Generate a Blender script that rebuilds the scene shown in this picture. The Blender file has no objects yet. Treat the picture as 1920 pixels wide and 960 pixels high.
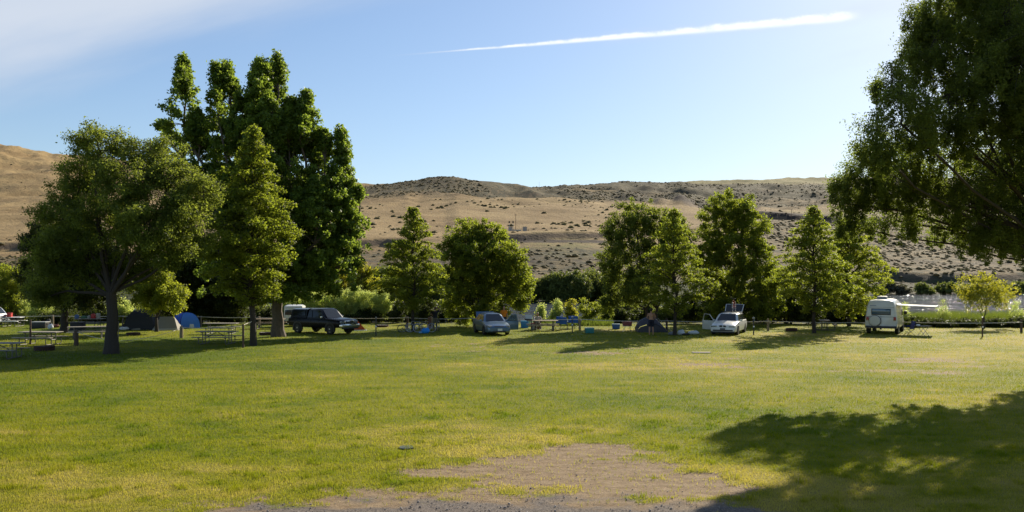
import bpy, bmesh, math, random
import numpy as np
from mathutils import Vector, Matrix, Euler
R = math.radians
PI = math.pi
sc = bpy.context.scene
COL = sc.collection

# ------------------------------------------------------------------ camera, sky, sun, exposure
CAMH = 3.8
FOC = 1500.0          # focal length in pixels of the 1920 px wide photograph
HOR = 525.0           # row of the horizon in the photograph
cam = bpy.data.cameras.new('camera'); camo = bpy.data.objects.new('camera', cam); COL.objects.link(camo)
cam.sensor_width = 36; cam.lens = 36 * FOC / 1920; cam.shift_y = (HOR - 480) / 1920
cam.clip_end = 20000; cam.clip_start = 0.1
camo.location = (0, 0, CAMH); camo.rotation_euler = (R(90), 0, 0)
sc.camera = camo
SUN_AZ, SUN_EL = R(33), R(29)          # azimuth clockwise from +Y
SUN_DIR = Vector((math.sin(SUN_AZ) * math.cos(SUN_EL), math.cos(SUN_AZ) * math.cos(SUN_EL), math.sin(SUN_EL)))
sl = bpy.data.lights.new('sun', 'SUN'); slo = bpy.data.objects.new('sun', sl); COL.objects.link(slo)
sl.energy = 5.0; sl.angle = R(0.5); sl.color = (1.0, 0.9, 0.72)
slo.rotation_euler = SUN_DIR.to_track_quat('Z', 'Y').to_euler()
sc.view_settings.view_transform = 'Standard'; sc.view_settings.look = 'None'
sc.view_settings.exposure = 0.8; sc.view_settings.gamma = 1
sc.view_settings.use_curve_mapping = False
sc.cycles.use_denoising = True
sc.cycles.max_bounces = 8; sc.cycles.transparent_max_bounces = 12
sc.cycles.diffuse_bounces = 3; sc.cycles.glossy_bounces = 3; sc.cycles.transmission_bounces = 4
sc.cycles.sample_clamp_indirect = 6

W = bpy.data.worlds.new('World'); sc.world = W; W.use_nodes = True
nt = W.node_tree; nt.nodes.clear()
class NT:
    """small helper for writing node graphs"""
    def __init__(s, tree): s.t = tree
    def n(s, typ, **kw):
        nd = s.t.nodes.new(typ)
        for k, v in kw.items():
            if k.startswith('i_'):
                key = k[2:]
                key = int(key) if key.isdigit() else key
                s.put(nd.inputs[key], v)
            else: setattr(nd, k, v)
        return nd
    def put(s, sock, v):
        if isinstance(v, bpy.types.NodeSocket): s.t.links.new(v, sock)
        elif isinstance(v, (tuple, list)) and len(v) == 3 and sock.type == 'RGBA': sock.default_value = (*v, 1)
        else: sock.default_value = v
    def m(s, op, a, b=0.0, c=None, clamp=False):
        nd = s.t.nodes.new('ShaderNodeMath'); nd.operation = op; nd.use_clamp = clamp
        s.put(nd.inputs[0], a); s.put(nd.inputs[1], b)
        if c is not None: s.put(nd.inputs[2], c)
        return nd.outputs[0]
    def ss(s, v, a, b, lo=0.0, hi=1.0):
        nd = s.t.nodes.new('ShaderNodeMapRange'); nd.interpolation_type = 'SMOOTHSTEP'
        s.put(nd.inputs[0], v); s.put(nd.inputs[1], a); s.put(nd.inputs[2], b); s.put(nd.inputs[3], lo); s.put(nd.inputs[4], hi)
        return nd.outputs[0]
    def mix(s, f, a, b, typ='MIX'):
        nd = s.t.nodes.new('ShaderNodeMix'); nd.data_type = 'RGBA'; nd.blend_type = typ
        s.put(nd.inputs[0], f); s.put(nd.inputs[6], a); s.put(nd.inputs[7], b)
        return nd.outputs[2]
    def noise(s, scale, vec=None, detail=4.0, rough=0.55, dist=0.0):
        nd = s.t.nodes.new('ShaderNodeTexNoise')
        nd.inputs['Scale'].default_value = scale; nd.inputs['Detail'].default_value = detail
        nd.inputs['Roughness'].default_value = rough; nd.inputs['Distortion'].default_value = dist
        if vec is not None: s.t.links.new(vec, nd.inputs['Vector'])
        return nd.outputs[0]
w = NT(nt)
sky = w.n('ShaderNodeTexSky', sky_type='NISHITA', sun_disc=False)
sky.sun_elevation = SUN_EL; sky.sun_rotation = SUN_AZ
sky.altitude = 150; sky.air_density = 1.0; sky.dust_density = 0.45; sky.ozone_density = 1.2
tc = w.n('ShaderNodeTexCoord')
sep = w.n('ShaderNodeSeparateXYZ', i_0=tc.outputs['Generated'])
yy = w.m('MAXIMUM', sep.outputs[1], 0.05)
u = w.m('DIVIDE', sep.outputs[0], yy); v = w.m('DIVIDE', sep.outputs[2], yy)
front = w.ss(sep.outputs[1], 0.1, 0.3)
comb = w.n('ShaderNodeCombineXYZ'); w.put(comb.inputs[0], w.m('MULTIPLY', u, 3.0)); w.put(comb.inputs[1], w.m('MULTIPLY', w.m('SUBTRACT', v, w.m('MULTIPLY', u, 0.26)), 14.0))
streak = w.noise(1.0, comb.outputs[0], 5.0, 0.5)
# thin veil of high cloud, upper left
bend = w.m('MULTIPLY', w.m('ADD', u, 0.64), 0.27)
d = w.m('SUBTRACT', v, w.m('ADD', w.m('ADD', bend, 0.232), w.m('MULTIPLY', w.m('SUBTRACT', streak, 0.5), 0.12)))
veil = w.m('MULTIPLY', w.ss(d, -0.03, 0.085), w.ss(d, 0.35, 0.09, 0.35, 1.0))
veil = w.m('MULTIPLY', veil, w.ss(u, 0.14, -0.36, 0.0, 0.92))
# contrail
fine_c = w.n('ShaderNodeCombineXYZ'); w.put(fine_c.inputs[0], w.m('MULTIPLY', u, 40.0)); w.put(fine_c.inputs[1], w.m('MULTIPLY', v, 60.0))
fn = w.noise(1.0, fine_c.outputs[0], 5.0, 0.6)
line = w.m('ADD', w.m('ADD', 0.2925, w.m('MULTIPLY', u, 0.083)), w.m('MULTIPLY', w.m('MULTIPLY', u, u), 0.012))
wd = w.m('ADD', 0.0011, w.m('MULTIPLY', w.m('MAXIMUM', w.m('ADD', u, 0.08), 0.0), 0.0125))
off = w.m('SUBTRACT', w.m('SUBTRACT', v, line), w.m('MULTIPLY', w.m('SUBTRACT', fn, 0.5), w.m('MULTIPLY', wd, 1.2)))
cd = w.m('DIVIDE', w.m('ABSOLUTE', off), wd)
trail = w.m('MULTIPLY', w.ss(cd, 1.6, 0.0), 0.92)
trail = w.m('MULTIPLY', trail, w.ss(fn, 0.2, 0.7, 0.5, 1.0))
trail = w.m('MULTIPLY', trail, w.m('MULTIPLY', w.ss(u, -0.17, 0.02), w.ss(u, 0.455, 0.40)))
off2 = w.m('DIVIDE', w.m('ABSOLUTE', w.m('SUBTRACT', w.m('SUBTRACT', v, line), w.m('MULTIPLY', w.m('SUBTRACT', fn, 0.5), 0.02))), 0.009)
halo = w.m('MULTIPLY', w.ss(off2, 1.3, 0.1, 0.0, 0.24), w.m('MULTIPLY', w.ss(u, 0.0, 0.25), w.ss(u, 0.5, 0.3)))
# faint high streaks to the upper right
vr = w.m('MULTIPLY', w.ss(streak, 0.48, 0.75, 0.0, 0.35), w.m('MULTIPLY', w.ss(u, 0.05, 0.5), w.ss(v, 0.16, 0.34)))
cl = w.m('MULTIPLY', w.m('ADD', w.m('MAXIMUM', w.m('MAXIMUM', trail, halo), vr), veil, clamp=True), front)
lum = w.n('ShaderNodeVectorMath', operation='LENGTH'); w.put(lum.inputs[0], sky.outputs[0])
comp = w.m('DIVIDE', 1.0, w.m('ADD', 1.0, w.m('POWER', w.m('DIVIDE', lum.outputs['Value'], 30.0), 1.6)))
skm = w.n('ShaderNodeVectorMath', operation='SCALE'); w.put(skm.inputs[0], sky.outputs[0]); w.put(skm.inputs[3], comp)
skyc = w.mix(1.0, skm.outputs[0], (1.0, 1.05, 1.12), 'MULTIPLY')
cloudcol = w.mix(w.ss(trail, 0.0, 0.6), (5.0, 5.5, 6.3), (8.6, 8.7, 8.7))
tot = w.mix(cl, skyc, cloudcol)
bg = w.n('ShaderNodeBackground', i_Color=tot, i_Strength=0.078)
wo = w.n('ShaderNodeOutputWorld'); w.t.links.new(bg.outputs[0], wo.inputs[0])

# ------------------------------------------------------------------ helpers
def gp(px, y):
    """point on the lawn that the camera sees at photograph pixel (px, y)"""
    D = CAMH * FOC / (y - HOR)
    return Vector(((px - 960) / FOC * D, D, 0))
def at(px, y, D):
    return Vector(((px - 960) / FOC * D, D, CAMH + (HOR - y) / FOC * D))
def gd(px, D): return Vector(((px - 960) / FOC * D, D, 0))

def tag(o, label, cat, group=None, kind=None):
    if label: o['label'] = label
    if cat: o['category'] = cat
    if group: o['group'] = group
    if kind: o['kind'] = kind
    return o
def empty(name, loc, rz, label, cat, group=None):
    o = bpy.data.objects.new(name, None); COL.objects.link(o)
    o.location = loc; o.rotation_euler = (0, 0, rz); o.empty_display_size = .2
    return tag(o, label, cat, group)
def copy_tree(o, parent=None):
    c = o.copy(); COL.objects.link(c); c.parent = parent
    for ch in [x for x in bpy.data.objects if x.parent == o]: copy_tree(ch, c)
    return c

def vnoise(x, y, seed=0):
    xi = np.floor(x).astype(np.int64); yi = np.floor(y).astype(np.int64)
    fx = x - xi; fy = y - yi
    fx = fx * fx * (3 - 2 * fx); fy = fy * fy * (3 - 2 * fy)
    def h(a, b):
        n = (a * 374761393 + b * 668265263 + seed * 974634777) & 0xffffffff
        n = ((n ^ (n >> 13)) * 1274126177) & 0xffffffff
        return ((n ^ (n >> 16)) & 0xffff) / 65535.0
    return (h(xi, yi) * (1 - fx) + h(xi + 1, yi) * fx) * (1 - fy) + (h(xi, yi + 1) * (1 - fx) + h(xi + 1, yi + 1) * fx) * fy
def fbm(x, y, seed=0, oct=4, gain=.5):
    a = 1.0; s = 0; t = 0
    for i in range(oct):
        s = s + a * vnoise(x * 2 ** i, y * 2 ** i, seed + i * 17); t += a; a *= gain
    return s / t
def sst(v, a, b):
    t = np.clip((v - a) / (b - a), 0, 1); return t * t * (3 - 2 * t)

def raw_mesh(name, verts, faces_n, loops, mat, parent=None, smooth=False, attrs=None):
    """verts (N,3); faces_n = vertices per face (int); loops flat index array"""
    me = bpy.data.meshes.new(name)
    nv = len(verts); nf = len(loops) // faces_n
    me.vertices.add(nv); me.vertices.foreach_set('co', np.asarray(verts, dtype=np.float32).ravel())
    me.loops.add(nf * faces_n); me.loops.foreach_set('vertex_index', np.asarray(loops, dtype=np.int32))
    me.polygons.add(nf)
    me.polygons.foreach_set('loop_start', np.arange(0, nf * faces_n, faces_n, dtype=np.int32))
    me.polygons.foreach_set('loop_total', np.full(nf, faces_n, dtype=np.int32))
    if smooth: me.polygons.foreach_set('use_smooth', np.ones(nf, dtype=bool))
    if attrs:
        for k, (dom, arr) in attrs.items():
            at_ = me.attributes.new(k, 'FLOAT', dom); at_.data.foreach_set('value', np.asarray(arr, dtype=np.float32))
    me.update(calc_edges=True)
    if mat: me.materials.append(mat)
    o = bpy.data.objects.new(name, me); COL.objects.link(o)
    if parent: o.parent = parent
    return o
def grid_loops(nr, nc):
    i = np.arange(nr - 1)[:, None] * nc + np.arange(nc - 1)[None, :]
    return np.stack([i, i + 1, i + nc + 1, i + nc], -1).reshape(-1)

class MB:
    """collects simple shapes; build() links them as one mesh object"""
    def __init__(s): s.v = []; s.f = []
    def add(s, vs, fs, M=None):
        b = len(s.v)
        s.v += [tuple(M @ Vector(p)) if M else tuple(p) for p in vs]
        s.f += [tuple(i + b for i in f) for f in fs]; return s
    def box(s, c, d, rot=None, taper=1.0, bev=0.0):
        x, y, z = d[0] / 2, d[1] / 2, d[2] / 2; t = taper
        M = Matrix.Translation(c) @ (Euler(rot).to_matrix().to_4x4() if rot else Matrix())
        if bev <= 0:
            vs = [(-x, -y, -z), (x, -y, -z), (x, y, -z), (-x, y, -z), (-x * t, -y * t, z), (x * t, -y * t, z), (x * t, y * t, z), (-x * t, y * t, z)]
            return s.add(vs, [(0, 3, 2, 1), (4, 5, 6, 7), (0, 1, 5, 4), (1, 2, 6, 5), (2, 3, 7, 6), (3, 0, 4, 7)], M)
        bm = bmesh.new(); bmesh.ops.create_cube(bm, size=1)
        for q in bm.verts:
            k = t if q.co.z > 0 else 1
            q.co = Vector((q.co.x * 2 * x * k, q.co.y * 2 * y * k, q.co.z * 2 * z))
        bmesh.ops.bevel(bm, geom=bm.edges[:], offset=bev, segments=2, affect='EDGES', profile=.6)
        bm.verts.index_update()
        s.add([q.co for q in bm.verts], [tuple(q.index for q in f.verts) for f in bm.faces], M); bm.free(); return s
    def tube(s, pts, rad, n=8, cap=True):
        pts = [Vector(p) for p in pts]
        if not hasattr(rad, '__len__'): rad = [rad] * len(pts)
        b = len(s.v); up = Vector((0, 0, 1)); px = None
        for i, p in enumerate(pts):
            t = (pts[min(i + 1, len(pts) - 1)] - pts[max(i - 1, 0)])
            t = t.normalized() if t.length > 1e-9 else up
            if px is None:
                a = Vector((1, 0, 0)) if abs(t.z) > .9 else up
                px = t.cross(a).normalized()
            px = (px - t * px.dot(t)); px = px.normalized() if px.length > 1e-6 else t.orthogonal().normalized()
            py = t.cross(px)
            for k in range(n):
                a = 2 * PI * k / n
                q = p + (px * math.cos(a) + py * math.sin(a)) * rad[i]; s.v.append(tuple(q))
        for i in range(len(pts) - 1):
            for k in range(n):
                k2 = (k + 1) % n
                s.f.append((b + i * n + k, b + i * n + k2, b + (i + 1) * n + k2, b + (i + 1) * n + k))
        if cap:
            s.f.append(tuple(b + k for k in range(n))[::-1]); s.f.append(tuple(b + (len(pts) - 1) * n + k for k in range(n)))
        return s
    def ball(s, c, r, n=10, rot=None):
        if not hasattr(r, '__len__'): r = (r, r, r)
        M = Matrix.Translation(c) @ (Euler(rot).to_matrix().to_4x4() if rot else Matrix())
        vs = [(0, 0, -r[2])]; m = n // 2
        for i in range(1, m):
            a = -PI / 2 + PI * i / m
            for k in range(n):
                q = 2 * PI * k / n; vs.append((r[0] * math.cos(a) * math.cos(q), r[1] * math.cos(a) * math.sin(q), r[2] * math.sin(a)))
        vs.append((0, 0, r[2])); fs = []
        for k in range(n): fs.append((0, 1 + (k + 1) % n, 1 + k))
        for i in range(m - 2):
            for k in range(n):
                a, b2 = 1 + i * n + k, 1 + i * n + (k + 1) % n; fs.append((a, b2, b2 + n, a + n))
        e = len(vs) - 1
        for k in range(n): fs.append((e, 1 + (m - 2) * n + k, 1 + (m - 2) * n + (k + 1) % n))
        return s.add(vs, fs, M)
    def loft(s, rings, close=True, caps=True):
        """rings: equal-length lists of points"""
        b = len(s.v); n = len(rings[0])
        for r in rings: s.v += [tuple(p) for p in r]
        for i in range(len(rings) - 1):
            for k in range(n if close else n - 1):
                k2 = (k + 1) % n
                s.f.append((b + i * n + k, b + i * n + k2, b + (i + 1) * n + k2, b + (i + 1) * n + k))
        if caps:
            s.f.append(tuple(b + k for k in range(n))[::-1]); s.f.append(tuple(b + (len(rings) - 1) * n + k for k in range(n)))
        return s
    def slab(s, quad, th):
        """thin solid from 4+ points, thickness th along its normal"""
        q = [Vector(p) for p in quad]; nrm = (q[1] - q[0]).cross(q[2] - q[0]).normalized() * th
        n = len(q); vs = q + [p + nrm for p in q]
        fs = [tuple(range(n))[::-1], tuple(range(n, 2 * n))] + [(i, (i + 1) % n, (i + 1) % n + n, i + n) for i in range(n)]
        return s.add(vs, fs)
    def build(s, name, mat, parent=None, smooth=True, ang=35, loc=None, rz=0):
        me = bpy.data.meshes.new(name); me.from_pydata(s.v, [], s.f); me.materials.append(mat)
        bm = bmesh.new(); bm.from_mesh(me); bmesh.ops.recalc_face_normals(bm, faces=bm.faces); bm.to_mesh(me); bm.free()
        if smooth:
            me.polygons.foreach_set('use_smooth', [True] * len(me.polygons)); me.set_sharp_from_angle(angle=R(ang))
        o = bpy.data.objects.new(name, me); COL.objects.link(o)
        if parent: o.parent = parent
        if loc is not None: o.location = loc; o.rotation_euler = (0, 0, rz)
        return o

# ------------------------------------------------------------------ materials
def newmat(name):
    m = bpy.data.materials.new(name); m.use_nodes = True; t = NT(m.node_tree); t.t.nodes.clear(); return m, t
def finish(t, shader, disp=None):
    o = t.n('ShaderNodeOutputMaterial'); t.t.links.new(shader, o.inputs[0])
MC = {}
def mat(name, col, rough=.6, metal=0.0, var=.12, scale=8.0, bump=0.0, spec=.5, coat=0.0, emit=None, trans=0.0):
    if name in MC: return MC[name]
    m, t = newmat(name)
    tcn = t.n('ShaderNodeTexCoord')
    nz = t.noise(scale, tcn.outputs['Object'], 5.0, .6)
    f = t.m('ADD', 1 - var, t.m('MULTIPLY', nz, 2 * var))
    cc = t.n('ShaderNodeVectorMath', operation='SCALE'); cc.inputs[0].default_value = col; t.put(cc.inputs[3], f)
    p = t.n('ShaderNodeBsdfPrincipled', i_Metallic=metal)
    t.put(p.inputs['Base Color'], cc.outputs[0])
    t.put(p.inputs['Roughness'], t.m('ADD', rough - .05, t.m('MULTIPLY', nz, .1)))
    p.inputs['Specular IOR Level'].default_value = spec
    p.inputs['Coat Weight'].default_value = coat; p.inputs['Coat Roughness'].default_value = .04
    if bump:
        b = t.n('ShaderNodeBump', i_Strength=bump, i_Distance=.02, i_Height=nz); t.t.links.new(b.outputs[0], p.inputs['Normal'])
    sh = p.outputs[0]
    if trans:
        tr = t.n('ShaderNodeBsdfTranslucent'); t.put(tr.inputs[0], cc.outputs[0])
        mx = t.n('ShaderNodeMixShader', i_0=trans); t.t.links.new(sh, mx.inputs[1]); t.t.links.new(tr.outputs[0], mx.inputs[2]); sh = mx.outputs[0]
    finish(t, sh); MC[name] = m; return m
def leafmat(name, c1, c2, tr=(.3, .4, .05), tw=.42, gloss=.6):
    """leaf surface: the colour wanders between c1 and c2 from clump to clump; light passes through"""
    if name in MC: return MC[name]
    m, t = newmat(name)
    a = t.n('ShaderNodeAttribute', attribute_name='tint')
    col = t.mix(a.outputs['Fac'], c1, c2)
    p = t.n('ShaderNodeBsdfPrincipled', i_Roughness=gloss); p.inputs['Specular IOR Level'].default_value = .22
    t.put(p.inputs['Base Color'], col)
    tl = t.n('ShaderNodeBsdfTranslucent'); t.put(tl.inputs[0], t.mix(.5, t.mix(1.0, col, (3.6, 3.4, 2.0), 'MULTIPLY'), tr))
    mx = t.n('ShaderNodeMixShader', i_0=tw); t.t.links.new(p.outputs[0], mx.inputs[1]); t.t.links.new(tl.outputs[0], mx.inputs[2])
    finish(t, mx.outputs[0]); MC[name] = m; return m
LEAF_ASH = leafmat('ash leaves', (0.018, 0.030, 0.006), (0.119, 0.145, 0.023), tr=(0.462, 0.543, 0.072))
LEAF_COTTON = leafmat('cottonwood leaves', (0.026, 0.048, 0.009), (0.127, 0.173, 0.030), tr=(0.439, 0.578, 0.065), gloss=.5)
LEAF_LINDEN = leafmat('linden leaves', (0.030, 0.045, 0.005), (0.148, 0.160, 0.020), tr=(0.553, 0.682, 0.055))
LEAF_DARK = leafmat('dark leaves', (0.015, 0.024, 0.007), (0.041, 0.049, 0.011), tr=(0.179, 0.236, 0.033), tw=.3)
LEAF_MAPLE = leafmat('maple leaves', (0.049, 0.072, 0.009), (0.185, 0.201, 0.027), tr=(0.645, 0.730, 0.055))
LEAF_WILLOW = leafmat('willow leaves', (0.161, 0.213, 0.077), (0.433, 0.478, 0.181), tr=(0.612, 0.682, 0.181))
LEAF_YEL = leafmat('yellow green leaves', (0.103, 0.121, 0.014), (0.229, 0.218, 0.027), tr=(0.657, 0.641, 0.043))
LEAF_LOCUST = leafmat('locust leaves', (0.016, 0.025, 0.005), (0.092, 0.107, 0.019), tr=(0.413, 0.550, 0.066), tw=.4)
LEAF_SAGE = leafmat('sage leaves', (.060, .062, .042), (.120, .115, .075), tr=(.12, .13, .07), tw=.2, gloss=.7)
LEAF_RIPAR = leafmat('riparian leaves', (0.038, 0.055, 0.016), (0.148, 0.165, 0.036), tr=(0.329, 0.412, 0.070), tw=.25)
BARK = mat('bark', (.040, .030, .023), .9, var=.5, scale=14, bump=1.0)
BARK2 = mat('pale bark', (.105, .080, .058), .9, var=.6, scale=7, bump=1.0)
WOOD = mat('weathered wood', (.25, .19, .13), .85, var=.35, scale=20, bump=.4)
WOODG = mat('grey plank', (.27, .24, .20), .8, var=.3, scale=18, bump=.3)
WOODD = mat('dark post wood', (.10, .065, .045), .9, var=.4, scale=18, bump=.4)
GALV = mat('galvanised steel', (.42, .42, .41), .45, .8, var=.2)
DKMET = mat('dark steel', (.05, .05, .055), .5, .6, var=.2)
RUST = mat('rusty steel', (.06, .030, .022), .85, .2, var=.5, scale=12)
BLACKR = mat('black rubber', (.018, .018, .018), .8, var=.2)
BLACKP = mat('black plastic', (.02, .02, .022), .5, var=.2)
CHROME = mat('chrome', (.75, .75, .75), .15, 1.0, var=.05)
ALLOY = mat('alloy', (.5, .5, .5), .35, .9, var=.1)
GLASS = mat('car glass', (.012, .015, .018), .08, 0, var=.05, spec=.45)
PLATE = mat('number plate', (.7, .7, .66), .5)
LAMP = mat('headlight lens', (.26, .28, .30), .10, .5, var=.1, spec=.9)
REDL = mat('red lamp lens', (.35, .01, .01), .2, var=.1)
WHITEP = mat('white plastic', (.75, .75, .72), .4)
ROPE = mat('pale rope', (.55, .50, .42), .8, scale=60)
SKIN = mat('skin', (.42, .22, .14), .55, var=.06)
HAIR = mat('dark hair', (.025, .016, .012), .6, var=.3, scale=60)

# ------------------------------------------------------------------ ground (lawn, dirt patch, gravel, river bank)
def dirt_mask(x, y):
    n = fbm(x * .9, y * 1.3, 5, 5, .55) - .5; n2 = fbm(x * 3.2, y * 4.0, 9, 4, .6) - .5
    def ell(cx, cy, rx, ry, a=0.0):
        dx, dy = x - cx, y - cy; ca, sa = math.cos(a), math.sin(a)
        return 1 - np.sqrt(((dx * ca + dy * sa) / rx) ** 2 + ((-dx * sa + dy * ca) / ry) ** 2)
    e = np.maximum.reduce([ell(1.5, 15.9, 2.0, 1.9, .25), ell(-.9, 16.0, 1.3, .5, .1), ell(1.7, 18.0, 1.0, .6, .3), ell(2.4, 14.7, 1.9, .9), ell(-.3, 13.0, 4.3, 1.35), ell(3.4, 15.5, .8, .3, .2)])
    m = e + n * 1.15 + n2 * .75
    far = fbm(x * .45, y * .8, 31, 4, .6)
    e2 = np.maximum.reduce([ell(20.5, 37.5, 4.2, 3.0) * .5, ell(3.0, 42, 6.5, 3.5) * .28, ell(9, 36, 5, 3) * .22, ell(-1.8, 45.5, 3, 3) * .25, ell(-8.2, 36, 3.2, 1.8) * .2, ell(16.5, 33, 4, 2) * .2, ell(-5.4, 12.8, 2.6, .8) * .5, ell(-5.5, 14.6, 1.6, .7) * .4, ell(-8.6, 15, 2, .6) * .25])
    m2 = e2 + (far - .5) * 1.3 + n2 * .5
    return np.maximum(sst(m, -.36, .26), sst(m2, .16, .5) * .75)
def gravel_mask(x, y):
    n = fbm(x * 1.4, y * 2.0, 77, 4, .6) - .5
    return sst(1.0 - (y - 13.0) / 1.45 - np.abs(x + .4) * .1 + n * 1.5, .12, .55)
def lawn_tint(x, y):
    """0 lush green .. 1 dry straw"""
    a = fbm(x * .12, y * .2, 3, 4, .55); b = fbm(x * .9, y * 1.6, 13, 4, .6)
    t = .46 + (a - .5) * 1.25 + (b - .5) * .9 + np.clip(x, -20, 20) * .009
    t = t + .34 * np.exp(-((y - 14) / 5.0) ** 2) + .12 * np.exp(-((y - 40) / 8.) ** 2) * (x > -12)
    return np.clip(t, 0, 1)
def bank_edge(x): return 71 - x * .02
def ground_z(x, y):
    z = (fbm(x * .25, y * .25, 21, 3) - .5) * .05 * sst(y, 45, 20)
    return z - 3.6 * sst(y, bank_edge(x) + 1.0, bank_edge(x) + 15)
def axis(breaks):
    out = []
    for a, b, st in breaks: out += list(np.arange(a, b, st))
    out.append(breaks[-1][1]); return np.array(out)
gx = axis([(-700, -100, 60), (-100, -40, 6), (-40, -10, .6), (-10, 10, .09), (10, 45, .5), (45, 120, 6), (120, 700, 60)])
gy = axis([(-300, -20, 40), (-20, 11, 1.5), (11, 20, .07), (20, 45, .3), (45, 70, .6), (70, 92, 1.5), (92, 95, 1.5)])
GX, GY = np.meshgrid(gx, gy)
GZ = ground_z(GX, GY)
dm = dirt_mask(GX, GY); gm = gravel_mask(GX, GY)
GZ = GZ - dm * .02
ground_mat, t = newmat('lawn')
geo = t.n('ShaderNodeNewGeometry'); pos = geo.outputs['Position']
aT = t.n('ShaderNodeAttribute', attribute_name='tint').outputs['Fac']
aD = t.n('ShaderNodeAttribute', attribute_name='dirt').outputs['Fac']
aG = t.n('ShaderNodeAttribute', attribute_name='gravel').outputs['Fac']
aB = t.n('ShaderNodeAttribute', attribute_name='bank').outputs['Fac']
mp = t.n('ShaderNodeMapping', i_0=pos); mp.inputs['Scale'].default_value = (1, 2.2, 1)
nf = t.noise(26, mp.outputs[0], 5, .7); nm = t.noise(2.3, mp.outputs[0], 6, .65); nl = t.noise(.35, mp.outputs[0], 4, .6)
tt = t.m('ADD', aT, t.m('ADD', t.m('MULTIPLY', t.m('SUBTRACT', nm, .5), .6), t.m('MULTIPLY', t.m('SUBTRACT', nf, .5), .5)), clamp=True)
gcol = t.mix(t.ss(tt, 0.0, .55), (.088, .120, .009), (.164, .170, .012))
gcol = t.mix(t.ss(tt, .5, 1.0), gcol, (.270, .220, .055))
dcol = t.mix(t.ss(nm, .3, .7), (.260, .176, .100), (.385, .283, .172))
dcol = t.mix(t.ss(nf, .35, .7), t.mix(1.0, dcol, (.6, .6, .6), 'MULTIPLY'), dcol)
vor = t.n('ShaderNodeTexVoronoi', i_Scale=34.0, i_Vector=pos)
grcol = t.mix(vor.outputs['Color'], (.11, .09, .075), (.34, .28, .23)); 
dcol = t.mix(aG, dcol, t.mix(.5, grcol, t.mix(t.ss(vor.outputs['Distance'], .0, .5), (.27, .23, .195), (.07, .06, .055))))
dth = t.ss(t.m('ADD', aD, t.m('ADD', t.m('MULTIPLY', t.m('SUBTRACT', nf, .5), 1.7), t.m('MULTIPLY', t.m('SUBTRACT', nm, .5), 1.0))), .25, .75)
gcol = t.mix(dth, gcol, dcol)
gcol = t.mix(aB, gcol, (.05, .055, .025))
p = t.n('ShaderNodeBsdfPrincipled', i_Roughness=.9); p.inputs['Specular IOR Level'].default_value = .15
t.put(p.inputs['Base Color'], gcol)
bp = t.n('ShaderNodeBump', i_Strength=.9, i_Distance=.05, i_Height=t.m('ADD', t.m('MULTIPLY', nf, .6), nm)); t.t.links.new(bp.outputs[0], p.inputs['Normal'])
finish(t, p.outputs[0])
V = np.stack([GX, GY, GZ], -1).reshape(-1, 3)
g = raw_mesh('ground', V, 4, grid_loops(len(gy), len(gx)), ground_mat, smooth=True, attrs={
    'tint': ('POINT', lawn_tint(GX, GY).ravel()), 'dirt': ('POINT', dm.ravel()), 'gravel': ('POINT', gm.ravel()),
    'bank': ('POINT', sst(GY, bank_edge(GX) - 4, bank_edge(GX) + 1).ravel())})
tag(g, 'mown campground lawn, patchy green and straw coloured', None, kind='structure')

# water
wm, t = newmat('river water')
geo = t.n('ShaderNodeNewGeometry')
mp = t.n('ShaderNodeMapping', i_0=geo.outputs['Position']); mp.inputs['Scale'].default_value = (.22, .12, 1)
n1 = t.noise(1.0, mp.outputs[0], 5, .62, .4)
mp2 = t.n('ShaderNodeMapping', i_0=geo.outputs['Position']); mp2.inputs['Scale'].default_value = (.022, .016, 1)
n2 = t.noise(1.0, mp2.outputs[0], 3, .5, .6)
hgt = t.m('ADD', t.m('MULTIPLY', n1, t.ss(n2, .3, .7, .35, 1.2)), t.m('MULTIPLY', n2, .8))
b = t.n('ShaderNodeBump', i_Strength=1.0, i_Distance=2.6, i_Height=hgt)
p = t.n('ShaderNodeBsdfPrincipled', i_Roughness=.07); p.inputs['Base Color'].default_value = (.045, .05, .045, 1); p.inputs['IOR'].default_value = 1.33
p.inputs['Specular IOR Level'].default_value = .45
dfw = t.n('ShaderNodeBsdfDiffuse', i_Color=(.045, .050, .052)); t.t.links.new(b.outputs[0], dfw.inputs['Normal']); t.t.links.new(b.outputs[0], p.inputs['Normal'])
mxw = t.n('ShaderNodeMixShader', i_0=.26); t.t.links.new(dfw.outputs[0], mxw.inputs[1]); t.t.links.new(p.outputs[0], mxw.inputs[2]); finish(t, mxw.outputs[0])
WZ = -2.8
xs = np.linspace(-1500, 1500, 61); ys = np.linspace(78, 900, 40); XX, YY = np.meshgrid(xs, ys)
o = raw_mesh('water', np.stack([XX, YY, np.full_like(XX, WZ)], -1).reshape(-1, 3), 4, grid_loops(40, 61), wm, smooth=True)
tag(o, 'rippled river with sun glitter', None, kind='structure')

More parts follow.
